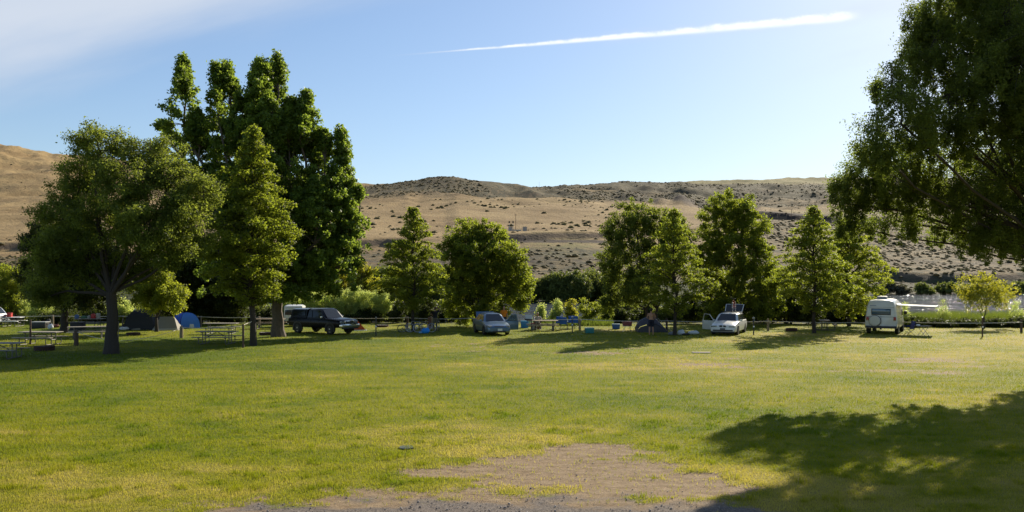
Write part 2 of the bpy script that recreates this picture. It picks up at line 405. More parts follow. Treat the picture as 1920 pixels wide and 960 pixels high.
# ------------------------------------------------------------------ hills across the river
Ds = np.array([215, 245, 300, 400, 500, 620, 760, 900, 1100, 1300, 1500, 1750, 2100, 2500, 3000, 3600, 4300, 5500], float)
cols = {   # photo column : row seen at each distance above
 -1500: [575, 562, 530, 492, 470, 452, 425, 400, 362, 350, 330, 300, 270, 290, 330, 360, 380, 400],
 -200: [575, 562, 528, 487, 468, 450, 430, 408, 376, 370, 335, 296, 262, 282, 330, 360, 380, 400],
 0:    [575, 562, 528, 487, 468, 455, 435, 408, 376, 370, 338, 300, 270, 292, 340, 360, 380, 400],
 130:  [575, 562, 528, 487, 468, 455, 435, 408, 376, 370, 343, 310, 288, 302, 350, 370, 385, 400],
 330:  [575, 562, 525, 487, 466, 455, 435, 408, 384, 372, 350, 330, 318, 334, 360, 370, 385, 400],
 560:  [575, 562, 522, 485, 462, 445, 425, 400, 382, 370, 356, 350, 352, 365, 372, 380, 385, 400],
 680:  [575, 562, 520, 482, 450, 430, 410, 392, 372, 366, 350, 352, 364, 370, 372, 374, 385, 400],
 760:  [575, 562, 520, 482, 447, 430, 410, 393, 373, 360, 338, 346, 364, 370, 372, 374, 385, 400],
 830:  [575, 562, 520, 480, 444, 430, 412, 394, 376, 357, 331, 342, 364, 370, 372, 374, 385, 400],
 900:  [575, 562, 520, 478, 442, 432, 415, 396, 378, 362, 341, 350, 366, 370, 370, 372, 385, 400],
 1000: [575, 562, 520, 475, 440, 434, 418, 398, 381, 370, 355, 362, 372, 368, 356, 360, 375, 400],
 1060: [575, 562, 520, 475, 440, 434, 420, 400, 384, 375, 363, 366, 370, 362, 349, 355, 366, 400],
 1160: [575, 562, 518, 475, 442, 436, 424, 405, 388, 381, 374, 370, 372, 360, 344, 352, 352, 400],
 1280: [580, 566, 515, 478, 455, 440, 428, 408, 394, 388, 378, 374, 376, 362, 345, 350, 338, 380],
 1400: [600, 578, 520, 485, 458, 436, 420, 410, 400, 396, 392, 384, 376, 366, 348, 352, 336, 380],
 1540: [620, 600, 560, 505, 465, 440, 424, 419, 401, 397, 394, 388, 378, 368, 352, 348, 334, 380],
 1660: [640, 620, 585, 530, 500, 470, 442, 426, 402, 398, 394, 388, 378, 368, 352, 346, 333, 380],
 1920: [640, 620, 585, 532, 510, 480, 450, 430, 405, 398, 394, 386, 376, 366, 352, 344, 331, 380],
 3600: [640, 620, 585, 532, 510, 480, 450, 430, 405, 398, 394, 386, 376, 366, 352, 344, 331, 380]}
ck = np.array(sorted(cols)); tab = np.array([cols[k] for k in ck], float)
NPX, ND = 760, 420
pxs = np.concatenate([np.linspace(-1500, -100, 60), np.linspace(-90, 2000, 640), np.linspace(2020, 3600, 60)])
DD = 215 * (5500 / 215) ** np.linspace(0, 1, ND)
rows = np.array([np.interp(np.log(DD), np.log(Ds), r) for r in tab])         # (cols, ND)
Yp = np.array([np.interp(pxs, ck, rows[:, j]) for j in range(ND)])           # (ND, NPX)
k = np.array([1, 3, 5, 6, 5, 3, 1.]); k /= k.sum()
Yp = np.apply_along_axis(lambda c: np.convolve(np.pad(c, 3, 'edge'), k, 'valid'), 0, Yp)
k2 = np.ones(13) / 13; Yp = np.apply_along_axis(lambda c: np.convolve(np.pad(c, 6, 'edge'), k2, 'valid'), 1, Yp)
PXG, DG = np.meshgrid(pxs, DD)
HX = (PXG - 960) / FOC * DG
def ridged(x, y, seed, oc=5): 
    s = 0; a = 1; tt_ = 0
    for i in range(oc):
        s = s + a * (1 - np.abs(2 * vnoise(x * 2 ** i, y * 2 ** i, seed + i) - 1)); tt_ += a; a *= .5
    return s / tt_
amp = 4.5 * sst(DG, 245, 330) + (DG / 1000) * 8 * sst(DG, 450, 800) + 5 * sst(DG, 1100, 1400)
amp = amp * (1 - .6 * sst(DG, 2500, 3300))
quiet = 1 - .62 * np.exp(-((DG - 820) / 230) ** 2) * sst(PXG, 1450, 1250)
crest_k = np.exp(-((PXG - 824) / 26) ** 2) * np.exp(-((DG - 1500) / 60) ** 2)
HZ = CAMH + (HOR - Yp) / FOC * DG
HZ = HZ + ((ridged(HX / 260, DG / 330, 4) - .62) * amp * 1.9 + (fbm(HX / 45, DG / 45, 8, 4) - .5) * amp * .55) * quiet * (1 - .6 * np.exp(-((DG - 1500) / 130) ** 2) * sst(PXG, 980, 900)) + crest_k * 3.5
# cut banks: steep steps in the terrace
def stepband(px0, px1, d0, w_, h_):
    m = sst(PXG, px0 - 30, px0) * sst(PXG, px1 + 30, px1)
    c = d0 + (fbm(HX / 60, HX * 0, 55, 3) - .5) * 60
    return m * (sst(DG, c, c + w_) * h_ - sst(DG, c - 130, c) * h_ * .35) * sst(DG, 2200, 1200)
HZ = HZ + stepband(1430, 1640, 905, 12, 9) + stepband(640, 760, 470, 12, 5) + stepband(860, 1200, 480, 10, 4) + stepband(-200, 120, 520, 14, 6) + stepband(1640, 2100, 430, 12, 5)
mound = np.exp(-((PXG - 1278) / 20) ** 2 - ((DG - 1150) / 60) ** 2) * 17 + np.exp(-((PXG - 1298) / 10) ** 2 - ((DG - 1220) / 50) ** 2) * 14 + np.exp(-((PXG - 1240) / 14) ** 2 - ((DG - 1130) / 50) ** 2) * 8
HZ = HZ + mound
sage = np.clip(sst(DG, 1120, 1260) * sst(DG, 1900, 1600) * sst(PXG, 640, 720) * .75, 0, 1)
sage = np.maximum(sage, .85 * sst(DG, 1080, 1300) * sst(PXG, 1080, 1200) * sst(DG, 3900, 3500) * (.55 + .45 * sst(fbm(HX / 240, DG / 300, 91, 3), .4, .6)))
sage = np.maximum(sage, sst(DG, 1900, 2400) * sst(PXG, 960, 1020) * .8 * sst(DG, 3900, 3500))
sage = np.maximum(sage, .65 * sst(DG, 470, 420) * sst(DG, 280, 330))
sage = np.maximum(sage, .55 * sst(DG, 1000, 800) * sst(PXG, 1380, 1450))
greenz = sst(DG, 3500, 3900) * .8 + .7 * np.exp(-((PXG - 1060) / 90) ** 2) * sst(DG, 520, 440) * sst(DG, 330, 400) + .6 * np.exp(-((DG - 1000) / 80) ** 2) * sst(PXG, 1440, 1500)
rock = crest_k * 1.2 + mound / 14 + np.where(stepband(1430, 1640, 905, 12, 9) > 0, 1, 0) * np.exp(-((DG - 915) / 22) ** 2) + np.exp(-((DG - 478) / 14) ** 2) * sst(PXG, 820, 880) * sst(PXG, 1240, 1180) * .8
shore = sst(HZ, 6.0, 2.5) * sst(DG, 480, 420)
hm, t = newmat('dry hillside')
geo = t.n('ShaderNodeNewGeometry'); pos = geo.outputs['Position']
aS = t.n('ShaderNodeAttribute', attribute_name='sage').outputs['Fac']; aGr = t.n('ShaderNodeAttribute', attribute_name='green').outputs['Fac']; aR = t.n('ShaderNodeAttribute', attribute_name='rock').outputs['Fac']
nb = t.noise(.012, pos, 6, .6); nd_ = t.noise(.09, pos, 6, .65); ne = t.noise(.35, pos, 4, .7)
base = t.mix(t.ss(nb, .35, .65), (.215, .146, .070), (.315, .225, .112))
base = t.mix(t.ss(nd_, .55, .8, 0, .55), base, (.17, .125, .08))
base = t.mix(t.m('MULTIPLY', aGr, t.ss(nd_, .3, .6)), base, (.125, .140, .045))
slope = t.n('ShaderNodeSeparateXYZ', i_0=geo.outputs['Normal']).outputs[2]
base = t.mix(t.m('MULTIPLY', aS, t.ss(nb, .3, .62, .6, 1.0)), base, (.066, .058, .034))
base = t.mix(t.ss(slope, .95, .85), base, (.14, .10, .065))
vs = t.n('ShaderNodeTexVoronoi', i_Scale=.16, i_Vector=pos); vs.inputs['Randomness'].default_value = 1
thr = t.m('MULTIPLY', aS, .78)
bush = t.ss(t.m('SUBTRACT', t.m('ADD', thr, t.m('MULTIPLY', t.m('SUBTRACT', nd_, .5), 1.0)), vs.outputs['Distance']), -.06, .06)
base = t.mix(t.m('MULTIPLY', bush, .85), base, (.070, .066, .042))
base = t.mix(t.ss(t.m('ADD', aR, t.m('MULTIPLY', t.m('SUBTRACT', ne, .5), .8)), .35, .7), base, (.055, .042, .034))
base = t.mix(t.n('ShaderNodeAttribute', attribute_name='shore').outputs['Fac'], base, (.045, .052, .022))
mpz = t.n('ShaderNodeMapping', i_0=pos); mpz.inputs['Scale'].default_value = (.006, .006, .13)
led = t.noise(1.0, mpz.outputs[0], 5, .6)
base = t.mix(t.m('MULTIPLY', t.ss(led, .54, .62), t.m('MULTIPLY', t.ss(ne, .35, .6), t.ss(aS, .05, .5, .25, .85))), base, (.075, .056, .042))
base = t.mix(t.ss(t.n('ShaderNodeSeparateXYZ', i_0=pos).outputs[0], -350, -900, 0, .6), base, t.mix(t.ss(nb, .35, .65), (.28, .19, .09), (.37, .26, .12)))
p = t.n('ShaderNodeBsdfPrincipled', i_Roughness=.95); p.inputs['Specular IOR Level'].default_value = .1
t.put(p.inputs['Base Color'], base)
bp = t.n('ShaderNodeBump', i_Strength=.6, i_Distance=4.0, i_Height=t.m('ADD', nd_, t.m('MULTIPLY', ne, .4))); t.t.links.new(bp.outputs[0], p.inputs['Normal'])
finish(t, p.outputs[0])
o = raw_mesh('hills', np.stack([HX, DG, HZ], -1).reshape(-1, 3), 4, grid_loops(ND, len(pxs)), hm, smooth=True,
    attrs={'sage': ('POINT', sage.ravel()), 'green': ('POINT', greenz.ravel()), 'rock': ('POINT', rock.ravel()), 'shore': ('POINT', shore.ravel())})
tag(o, 'dry grassy hills across the river', None, kind='structure')
def hill_z(px, D):
    j = np.interp(D, DD, np.arange(ND)); i = np.interp(px, pxs, np.arange(len(pxs)))
    j0, i0 = int(j), int(i); fj, fi = j - j0, i - i0; j1, i1 = min(j0 + 1, ND - 1), min(i0 + 1, len(pxs) - 1)
    return float((HZ[j0, i0] * (1 - fi) + HZ[j0, i1] * fi) * (1 - fj) + (HZ[j1, i0] * (1 - fi) + HZ[j1, i1] * fi) * fj)

# ------------------------------------------------------------------ grass blades
def blades(name, x, y, z, h, wd, lean, mt, tint, label, rng):
    n = len(x); a = rng.uniform(0, 2 * PI, n); la = rng.uniform(0, 2 * PI, n); ln = rng.uniform(0, lean, n) * h
    dx, dy = np.cos(a) * wd / 2, np.sin(a) * wd / 2
    vs = np.empty((n, 3, 3)); vs[:, 0] = np.stack([x - dx, y - dy, z - .01], -1); vs[:, 1] = np.stack([x + dx, y + dy, z - .01], -1)
    vs[:, 2] = np.stack([x + np.cos(la) * ln, y + np.sin(la) * ln, z + h], -1)
    o = raw_mesh(name, vs.reshape(-1, 3), 3, np.arange(n * 3), mt, attrs={'tint': ('FACE', tint)})
    return tag(o, label, None, kind='stuff')
gb, t = newmat('grass blades')
a = t.n('ShaderNodeAttribute', attribute_name='tint').outputs['Fac']
c = t.mix(t.ss(a, 0, .55), (.102, .141, .009), (.206, .208, .014)); c = t.mix(t.ss(a, .5, 1.0), c, (.36, .30, .08))
df = t.n('ShaderNodeBsdfDiffuse'); t.put(df.inputs[0], c); tl = t.n('ShaderNodeBsdfTranslucent'); t.put(tl.inputs[0], t.mix(1.0, c, (1.7, 1.75, 1.1), 'MULTIPLY'))
mx = t.n('ShaderNodeMixShader', i_0=.45); t.t.links.new(df.outputs[0], mx.inputs[1]); t.t.links.new(tl.outputs[0], mx.inputs[2]); finish(t, mx.outputs[0])
rng = np.random.default_rng(7)
N = 620000
yp = rng.uniform(590, 1010, N) ** 1.0; D = CAMH * FOC / (yp - HOR); ppx = rng.uniform(-220, 2140, N)
x = (ppx - 960) / FOC * D; y = D
keep = rng.uniform(0, 1, N) > np.minimum(dirt_mask(x, y) * 1.05, .965) + gravel_mask(x, y) * .35 * (y < 16)
x, y, D = x[keep], y[keep], D[keep]
tn = np.clip(lawn_tint(x, y) + rng.normal(0, .08, len(x)), 0, 1)
hh = np.clip(.035 + D * .0004, 0, .06) * rng.uniform(.5, 1.3, len(x)) * (.75 + .5 * fbm(x * .8, y * .8, 41, 3))
cl_ = sst(fbm(x * 2.2, y * 2.6, 88, 3, .6), .60, .74) * sst(y, 34, 22)
hh = hh * (1 + 1.1 * cl_); tn = np.clip(tn - .30 * cl_, 0, 1)
blades('grass', x, y, ground_z(x, y), hh, np.clip(.0009 * D, .008, .05) * rng.uniform(.7, 1.2, len(x)), .9, gb, tn, 'short mown grass covering the campground', rng)
# tall reeds on the bank
N = 34000
ppx = np.concatenate([rng.uniform(1650, 2150, int(N * .8)), rng.uniform(1000, 1150, int(N * .2))]); n_ = len(ppx)
D = rng.uniform(66, 74, n_); x = (ppx - 960) / FOC * D
hh = rng.uniform(.5, 1.25, n_) * (.55 + .8 * fbm(x * .5, D * .5, 61, 3))
hh = np.where(ppx > 1640, hh * .95, hh * .5)
RG = leafmat('reed blades', (.03, .05, .010), (.10, .13, .022), tr=(.22, .28, .04), tw=.35, gloss=.6)
blades('tall_grass', x, D, ground_z(x, D), hh, rng.uniform(.03, .06, n_), .35, RG, np.clip(fbm(x * .4, D * .4, 3, 3) + rng.normal(0, .2, n_), 0, 1), 'tall uncut grass and reeds lining the river bank', rng)
# pebbles
n_ = 9000
x = rng.uniform(-7, 6.5, n_); y = rng.uniform(11.8, 18.5, n_)
kp = rng.uniform(0, 1, n_) < (gravel_mask(x, y) * .95 + .06) * sst(dirt_mask(x, y), .2, .6); x, y = x[kp], y[kp]; n_ = len(x)
r = rng.uniform(.005, .016, n_) * rng.choice([1, 1, 1, 1.7], n_)
oc = np.array([[1, 0, 0], [-1, 0, 0], [0, 1, 0], [0, -1, 0], [0, 0, .6], [0, 0, -.6]]); fc = np.array([[0, 2, 4], [2, 1, 4], [1, 3, 4], [3, 0, 4], [2, 0, 5], [1, 2, 5], [3, 1, 5], [0, 3, 5]])
jit = rng.uniform(.7, 1.3, (n_, 6, 3)); vv = oc[None] * jit * r[:, None, None] + np.stack([x, y, ground_z(x, y) - .012 + r * .3], -1)[:, None]
lp = (fc[None] + np.arange(n_)[:, None, None] * 6).reshape(-1)
pm, t = newmat('pebbles'); a = t.n('ShaderNodeAttribute', attribute_name='tint').outputs['Fac']
p = t.n('ShaderNodeBsdfPrincipled', i_Roughness=.85); t.put(p.inputs['Base Color'], t.mix(a, (.08, .075, .08), (.36, .32, .29))); finish(t, p.outputs[0])
o = raw_mesh('gravel', vv.reshape(-1, 3), 3, lp, pm, attrs={'tint': ('FACE', np.repeat(rng.uniform(0, 1, n_), 8))})
tag(o, 'loose grey gravel on the bare patch', None, kind='stuff')

# ------------------------------------------------------------------ trees
def leaf_mesh(name, C, size, aspect, mt, parent, rng, tint, up=.5, out=None, hang=0.0):
    n = len(C)
    nr = rng.normal(0, 1, (n, 3)) * .8; nr[:, 2] += up
    if out is not None: nr += out * .6
    nr /= np.linalg.norm(nr, axis=1)[:, None] + 1e-9
    ax = rng.normal(0, 1, (n, 3)); ax[:, 2] -= hang * 2.5
    ax -= nr * (ax * nr).sum(1)[:, None]; ax /= np.linalg.norm(ax, axis=1)[:, None] + 1e-9
    bx = np.cross(nr, ax); s = (size * rng.uniform(.65, 1.3, n))[:, None]
    V = np.empty((n, 4, 3)); V[:, 0] = C - ax * s * .5; V[:, 1] = C + bx * s * aspect * .5 - nr * s * .08 - ax * s * .06
    V[:, 2] = C + ax * s * .5 - nr * s * .12; V[:, 3] = C - bx * s * aspect * .5 - nr * s * .08 - ax * s * .06
    return raw_mesh(name, V.reshape(-1, 3), 4, np.arange(n * 4), mt, parent, attrs={'tint': ('FACE', np.clip(tint, 0, 1))})

def foliage(rng, cl, rad, per, flat=.7):
    """cl (K,3) clump centres, rad (K,), per leaves each -> positions, tint, outward"""
    K = len(cl); n = K * per
    q = rng.normal(0, 1, (n, 3)); q /= np.linalg.norm(q, axis=1)[:, None]; q *= (rng.uniform(0, 1, n) ** .55 * np.where(rng.uniform(0, 1, n) < .14, 1.42, 1.0))[:, None]
    q[:, 2] *= flat; rr = np.repeat(rad, per)[:, None]
    pos = np.repeat(cl, per, 0) + q * rr
    tint = np.repeat(rng.uniform(0, 1, K), per) * .6 + rng.uniform(0, 1, n) * .4
    return pos, tint, q

def limb(a, b, bend, rng, n=6):
    a, b = np.array(a, float), np.array(b, float); L = np.linalg.norm(b - a)
    t_ = np.linspace(0, 1, n); off = rng.normal(0, 1, 3) * L * bend; off[2] = abs(off[2]) * .5
    P = a + (b - a) * t_[:, None] + off * np.sin(PI * t_)[:, None] * .5 + rng.normal(0, .012 * L, (n, 3)) * np.sin(PI * t_)[:, None]
    return P

def tree_lobes(name, label, base, lobes, trunk_r, fork_z, mt, seed, cat='tree', per=60, ksc=1.0, size=.17, aspect=.75, bark=BARK, group=None, stems=1, lean=(0, 0), hang=0.0, crad=.30, hole=.0, spire=False, limbk=1.0):
    """lobes: (x, y, z, rx, ry, rz) relative to the base"""
    rng = np.random.default_rng(seed); root = empty(name, base, 0, label, cat, group)
    tb = MB(); C = []; RD = []; 
    forks = []
    for s in range(stems):
        a = 2 * PI * s / max(stems, 1) + .6; sp = (trunk_r * 1.3 if stems > 1 else 0)
        top = np.array([lean[0] + math.cos(a) * sp * 2.4, lean[1] + math.sin(a) * sp * 2.4, fork_z])
        P = limb((math.cos(a) * sp, math.sin(a) * sp, -.15), top, .05, rng, 7)
        rr = [trunk_r * (1.35 if i == 0 else 1.12 if i == 1 else 1 - .25 * i / 6) / (1 if stems == 1 else 1.35) for i in range(7)]
        tb.tube(P, rr, 10); forks.append(P[-1])
    for li, L in enumerate(lobes):
        c = np.array(L[:3], float); r = np.array(L[3:6], float); f = forks[li % len(forks)]
        s0 = np.array(f) - np.array([0, 0, rng.uniform(0, .3) * fork_z * .3])
        tip = c + np.array([0, 0, r[2] * .75])
        mid = c - np.array([0, 0, r[2] * .3])
        P = np.vstack([limb(s0, mid, .12, rng, 6)[:-1], limb(mid, tip, .08, rng, 5)])
        lr = trunk_r * .34 * limbk * min(1.2, (r.mean() / 1.6) ** .5); rad = np.linspace(lr, lr * .12, len(P)); tb.tube(P, rad, 6, cap=False)
        area = r[0] * r[2] + r[0] * r[1] + r[1] * r[2]
        K = max(10, int(area * 7.6 * ksc))
        q = rng.normal(0, 1, (K, 3)); q /= np.linalg.norm(q, axis=1)[:, None]
        lump = .86 + .34 * fbm(q[:, 0] * 2 + li * 7, q[:, 2] * 2 + q[:, 1] * 1.7, seed, 2)
        e = c + q * r * (lump * rng.uniform(.55, 1.0, K) * rng.choice([1, 1, 1, 1.22], K))[:, None]
        if spire:
            f_ = rng.uniform(0, 1, K) ** .8; a_ = rng.uniform(0, 2 * PI, K); ra = np.minimum(1, (f_ / .3 + .25)) ** .6 * (1 - f_ ** 1.35) ** .85 * rng.choice([.4, .65, .85, 1.0, 1.25], K) * rng.uniform(.8, 1.1, K) + .05
            ra = ra * (.8 + .4 * vnoise(a_ * 1.3 + li * 5, f_ * 3.5, seed + li))
            e = c + np.stack([np.cos(a_) * ra * r[0], np.sin(a_) * ra * r[1], (f_ * 2 - 1) * r[2] * 1.05], -1)
        if hole > 0:
            kp = vnoise(e[:, 0] * .9 + 3, e[:, 2] * .9 + e[:, 1] * .6, seed + 5) > hole; e = e[kp]; K = len(e)
        for i in range(K):
            s_ = P[rng.integers(max(1, len(P) // 3), len(P))]
            if spire: s_ = P[int(np.argmin(np.abs(P[:, 2] - (e[i][2] - .25 * r[2]))))]
            if i % 2 == 0:
                B = limb(s_, e[i], .12, rng, 4); tb.tube(B, [lr * .22, lr * .16, lr * .1, .012], 4, cap=False)
            C.append(e[i]); RD.append(crad * rng.uniform(.75, 1.35))
            C.append(s_ + (e[i] - s_) * rng.uniform(.6, .85)); RD.append(crad * rng.uniform(.7, 1.2))
            if hang > 0 and e[i][2] < c[2] + r[2] * .3:
                ln = rng.uniform(.3, 1.0) * hang
                for k_ in range(3): C.append(e[i] - np.array([rng.normal(0, .06), rng.normal(0, .06), ln * (k_ + 1) / 3])); RD.append(crad * (.62 - .12 * k_))
    C = np.array(C); RD = np.array(RD)
    tr = tb.build('trunk', bark, root)
    if size < .4: per, size = int(per * 1.75), size * .74
    pos, tint, q = foliage(rng, C, RD * 1.12, per, .85)
    leaf_mesh('crown', pos, size, aspect, mt, root, rng, tint, out=q, hang=.25 if hang else 0.05)
    return root

def tree_cone(name, label, base, H, Rm, z0, trunk_r, mt, seed, cat='tree', nb=90, per=26, size=.17, group=None, bark=BARK, wide=.28, top_sharp=1.0, crad=.25, rise=.45):
    rng = np.random.default_rng(seed); root = empty(name, base, 0, label, cat, group)
    tb = MB(); tp = limb((0, 0, -.15), (rng.normal(0, .08), rng.normal(0, .08), H * .97), .01, rng, 9)
    tb.tube(tp, [trunk_r * (1.3 if i == 0 else (1 - i / 8) ** .8 + .05) for i in range(9)], 9)
    C = []; RD = []
    for i in range(nb):
        f = (i + rng.uniform(0, 1)) / nb; z = z0 + (H * .97 - z0) * f ** .95
        prof = min(1, (f / wide) ** .5 if f < wide else 1) * (1 - max(0, (f - wide) / (1 - wide)) ** 1.15) ** top_sharp
        L = Rm * (prof * rng.choice([.8, .92, 1, 1.12]) * rng.uniform(.82, 1.08) + .07); a = i * 2.399963 + rng.normal(0, .3)
        th = np.interp(z, tp[:, 2], tp[:, 0]), np.interp(z, tp[:, 2], tp[:, 1])
        t_ = np.linspace(0, 1, 6); hr = rise * L * rng.uniform(.4, 1.5) * (.6 + f)
        P = np.stack([th[0] + np.cos(a) * L * t_, th[1] + np.sin(a) * L * t_, z - hr * .3 + hr * np.sin(t_ * PI * .62) * 1.0 - .10 * L * t_ ** 3], -1)
        if rng.uniform() < .8: tb.tube(P, np.linspace(.045 * trunk_r / .15, .008, 6), 4, cap=False)
        nc = max(2, int(L / .26))
        for k_ in range(nc):
            tt_ = .22 + .78 * (k_ + rng.uniform(.2, 1)) / nc; j = min(tt_, 1) * 5; j0 = min(int(j), 4)
            q = P[j0] + (P[j0 + 1] - P[j0]) * (j - j0)
            wob = .16 * L * tt_ * (1.2 - tt_) * 1.6
            q = q + np.array([-np.sin(a), np.cos(a), 0]) * rng.normal(0, wob) + np.array([0, 0, rng.normal(0, .05)])
            C.append(q); RD.append(crad * rng.uniform(.7, 1.3) * (1.15 - .35 * tt_))
    tb.build('trunk', bark, root)
    per, size = int(per * 1.6), size * .74
    pos, tint, q = foliage(rng, np.array(C), np.array(RD) * 1.1, per, .7)
    leaf_mesh('crown', pos, size, .8, mt, root, rng, tint, up=.9, out=q)
    return root

def px_lobes(base, D, L, sd=0, dy=None):
    """lobes given as photo pixel centre and half sizes at distance D -> metres from the base"""
    rng = random.Random(sd); out = []
    for l in L:
        px, y, rx, ry = l[:4]; dd = D + (l[4] if len(l) > 4 else rng.uniform(-1.2, 1.2)); s = FOC / dd; p = at(px, y, dd)
        out.append((p.x - base.x, p.y - base.y, p.z, rx / s, (rx + ry) / 2 / s * (l[5] if len(l) > 5 else 1), ry / s))
    return out

# big ash, left
b = gp(208, 663)
tree_lobes('ash_tree', 'large spreading tree in front on the left, forked trunk and broad rounded crown', b, px_lobes(b, b.y, [
 (185, 272, 55, 36, 0), (282, 288, 48, 38, 1), (150, 335, 45, 42, 1), (235, 340, 62, 48, -1), (318, 335, 46, 40, 0), (382, 362, 38, 34, 0), (118, 400, 44, 50, 1), (335, 405, 58, 40, -1),
 (190, 420, 75, 55, 0), (270, 430, 70, 50, -2), (105, 480, 50, 50, 0), (350, 455, 48, 34, 1), (165, 500, 64, 48, 1), (250, 500, 55, 35, 2), (92, 545, 38, 38, 1), (320, 480, 45, 25, -1)], 1),
 .32, 3.2, LEAF_ASH, 11, per=64, size=.16, aspect=.55, crad=.38, hole=.06, ksc=1.15)
b = gd(120, 58)
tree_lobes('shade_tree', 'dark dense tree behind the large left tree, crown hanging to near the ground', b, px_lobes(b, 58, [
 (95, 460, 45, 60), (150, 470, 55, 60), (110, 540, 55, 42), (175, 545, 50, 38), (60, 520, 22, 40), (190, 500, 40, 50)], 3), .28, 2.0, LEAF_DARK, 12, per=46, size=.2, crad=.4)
b = gp(293, 622)
tree_lobes('maple_tree', 'small yellow-green maple with a low rounded crown beside the dark dome tent', b, px_lobes(b, b.y, [
 (290, 520, 36, 26), (265, 545, 34, 26), (320, 550, 34, 26), (292, 560, 42, 24), (338, 570, 20, 14)], 4), .13, 1.0, LEAF_MAPLE, 13, per=40, size=.17, crad=.3, ksc=1.2)
b = gp(475, 648)
tree_cone('linden_tree', 'tall pointed linden in front of the cottonwood, straight slim trunk', b, 12.9, 2.9, 2.2, .17, LEAF_LINDEN, 14, nb=170, per=30, size=.17, crad=.30, wide=.22)
b = gp(523, 631)
tree_lobes('cottonwood_tree', 'tallest tree, cottonwood with several upright leafy spires and a thick pale trunk', b, px_lobes(b, b.y, [
 (345, 205, 30, 96, 0), (318, 240, 26, 74, 1), (372, 300, 50, 90, 0), (392, 380, 50, 66, 0), (424, 220, 48, 100, 1), (452, 270, 62, 118, 0), (490, 205, 52, 112, 0), (521, 195, 36, 98, 1), (508, 290, 66, 110, -1),
 (574, 275, 42, 98, 0), (545, 310, 68, 120, 0), (480, 370, 66, 90, 1), (640, 335, 38, 90, 0), (608, 350, 54, 100, 0), (655, 420, 34, 74, 0), (590, 430, 54, 90, -2), (520, 440, 64, 90, -1), (446, 440, 56, 80, 1), (638, 480, 46, 60, 0),
 (674, 395, 14, 46, 0), (560, 500, 60, 66, -1), (480, 510, 64, 56, 0), (412, 490, 50, 64, 1), (604, 515, 50, 50, 0), (404, 165, 18, 44, 0), (596, 320, 30, 76, 1)], 5), .40, 3.6, LEAF_COTTON, 15, per=34, size=.22, aspect=.9, crad=.29, hole=.33, bark=BARK2, ksc=1.15, spire=True)
b = gp(775, 622)
tree_cone('linden_tree', 'pointed linden standing over the bicycles, feathery tiers', b, 9.3, 2.9, 1.5, .12, LEAF_LINDEN, 16, nb=120, per=26, size=.17, crad=.27, wide=.16)
b = gd(900, 65)
tree_lobes('broadleaf_tree', 'round-headed multi-stemmed tree behind the blue sedan', b, px_lobes(b, 65, [
 (880, 442, 40, 36), (920, 450, 40, 36), (850, 480, 33, 36), (900, 490, 54, 40), (955, 485, 36, 33), (845, 530, 31, 38), (885, 540, 45, 42), (930, 535, 45, 40), (972, 525, 31, 36), (870, 580, 40, 27), (925, 580, 40, 23), (975, 565, 24, 23)], 6),
 .15, 1.3, LEAF_LINDEN, 17, per=44, size=.19, stems=3, hole=.12)
b = gd(1222, 63)
tree_lobes('broadleaf_tree', 'dark open-branched tree by the river, left of the conical tree near the grey tent', b, px_lobes(b, 63, [
 (1190, 405, 51, 29), (1160, 440, 36, 36), (1225, 430, 49, 36), (1268, 440, 31, 36), (1150, 490, 33, 36), (1195, 490, 51, 42), (1250, 480, 39, 36), (1158, 540, 33, 29), (1200, 545, 45, 31), (1145, 570, 24, 21)], 7),
 .2, 1.6, LEAF_ASH, 18, per=38, size=.18, stems=2, hole=.24)
b = gp(1265, 629)
tree_cone('linden_tree', 'slender linden with a straight trunk right of the shirtless man', b, 8.8, 2.8, 1.3, .12, LEAF_LINDEN, 19, nb=110, per=24, size=.16, crad=.25, wide=.2)
b = gd(1385, 67)
tree_lobes('broadleaf_tree', 'tallest river-side tree, directly behind the white wagon', b, px_lobes(b, 67, [
 (1372, 385, 47, 31), (1340, 425, 40, 36), (1402, 420, 42, 38), (1330, 480, 40, 38), (1385, 470, 49, 38), (1425, 470, 24, 23), (1345, 535, 45, 38), (1400, 530, 49, 38), (1445, 520, 33, 31), (1355, 580, 40, 23), (1430, 570, 40, 27)], 8),
 .17, 1.4, LEAF_LINDEN, 20, per=44, size=.19, stems=3, hole=.16)
b = gp(1527, 625)
tree_cone('linden_tree', 'linden with a dark slim trunk beside the small picnic table left of the camper van', b, 9.2, 3.1, 1.4, .12, LEAF_LINDEN, 21, nb=115, per=26, size=.17, crad=.27, wide=.18)
b = gd(1592, 66)
tree_cone('broadleaf_tree', 'yellowish tree just behind and left of the camper van, wide low skirt of branches', b, 9.0, 3.7, .6, .14, LEAF_MAPLE, 22, nb=120, per=26, size=.18, crad=.3, wide=.3)
b = gd(1845, 63)
tree_lobes('young_tree', 'small yellow-green tree by the rope at the right, under the overhanging crown', b, px_lobes(b, 63, [
 (1820, 545, 29, 23), (1860, 535, 38, 23), (1845, 560, 38, 21), (1885, 555, 22, 21)], 9), .08, .9, LEAF_YEL, 23, per=26, size=.16, hole=.2, ksc=.9)
b = gd(375, 69)
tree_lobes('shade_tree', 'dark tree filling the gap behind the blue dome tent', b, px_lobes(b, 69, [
 (345, 500, 39, 42), (395, 490, 50, 47), (370, 550, 56, 42), (430, 540, 50, 47), (465, 500, 45, 53), (420, 580, 50, 26), (330, 570, 33, 26)], 10), .2, 1.5, LEAF_DARK, 24, per=46, size=.22, crad=.42)
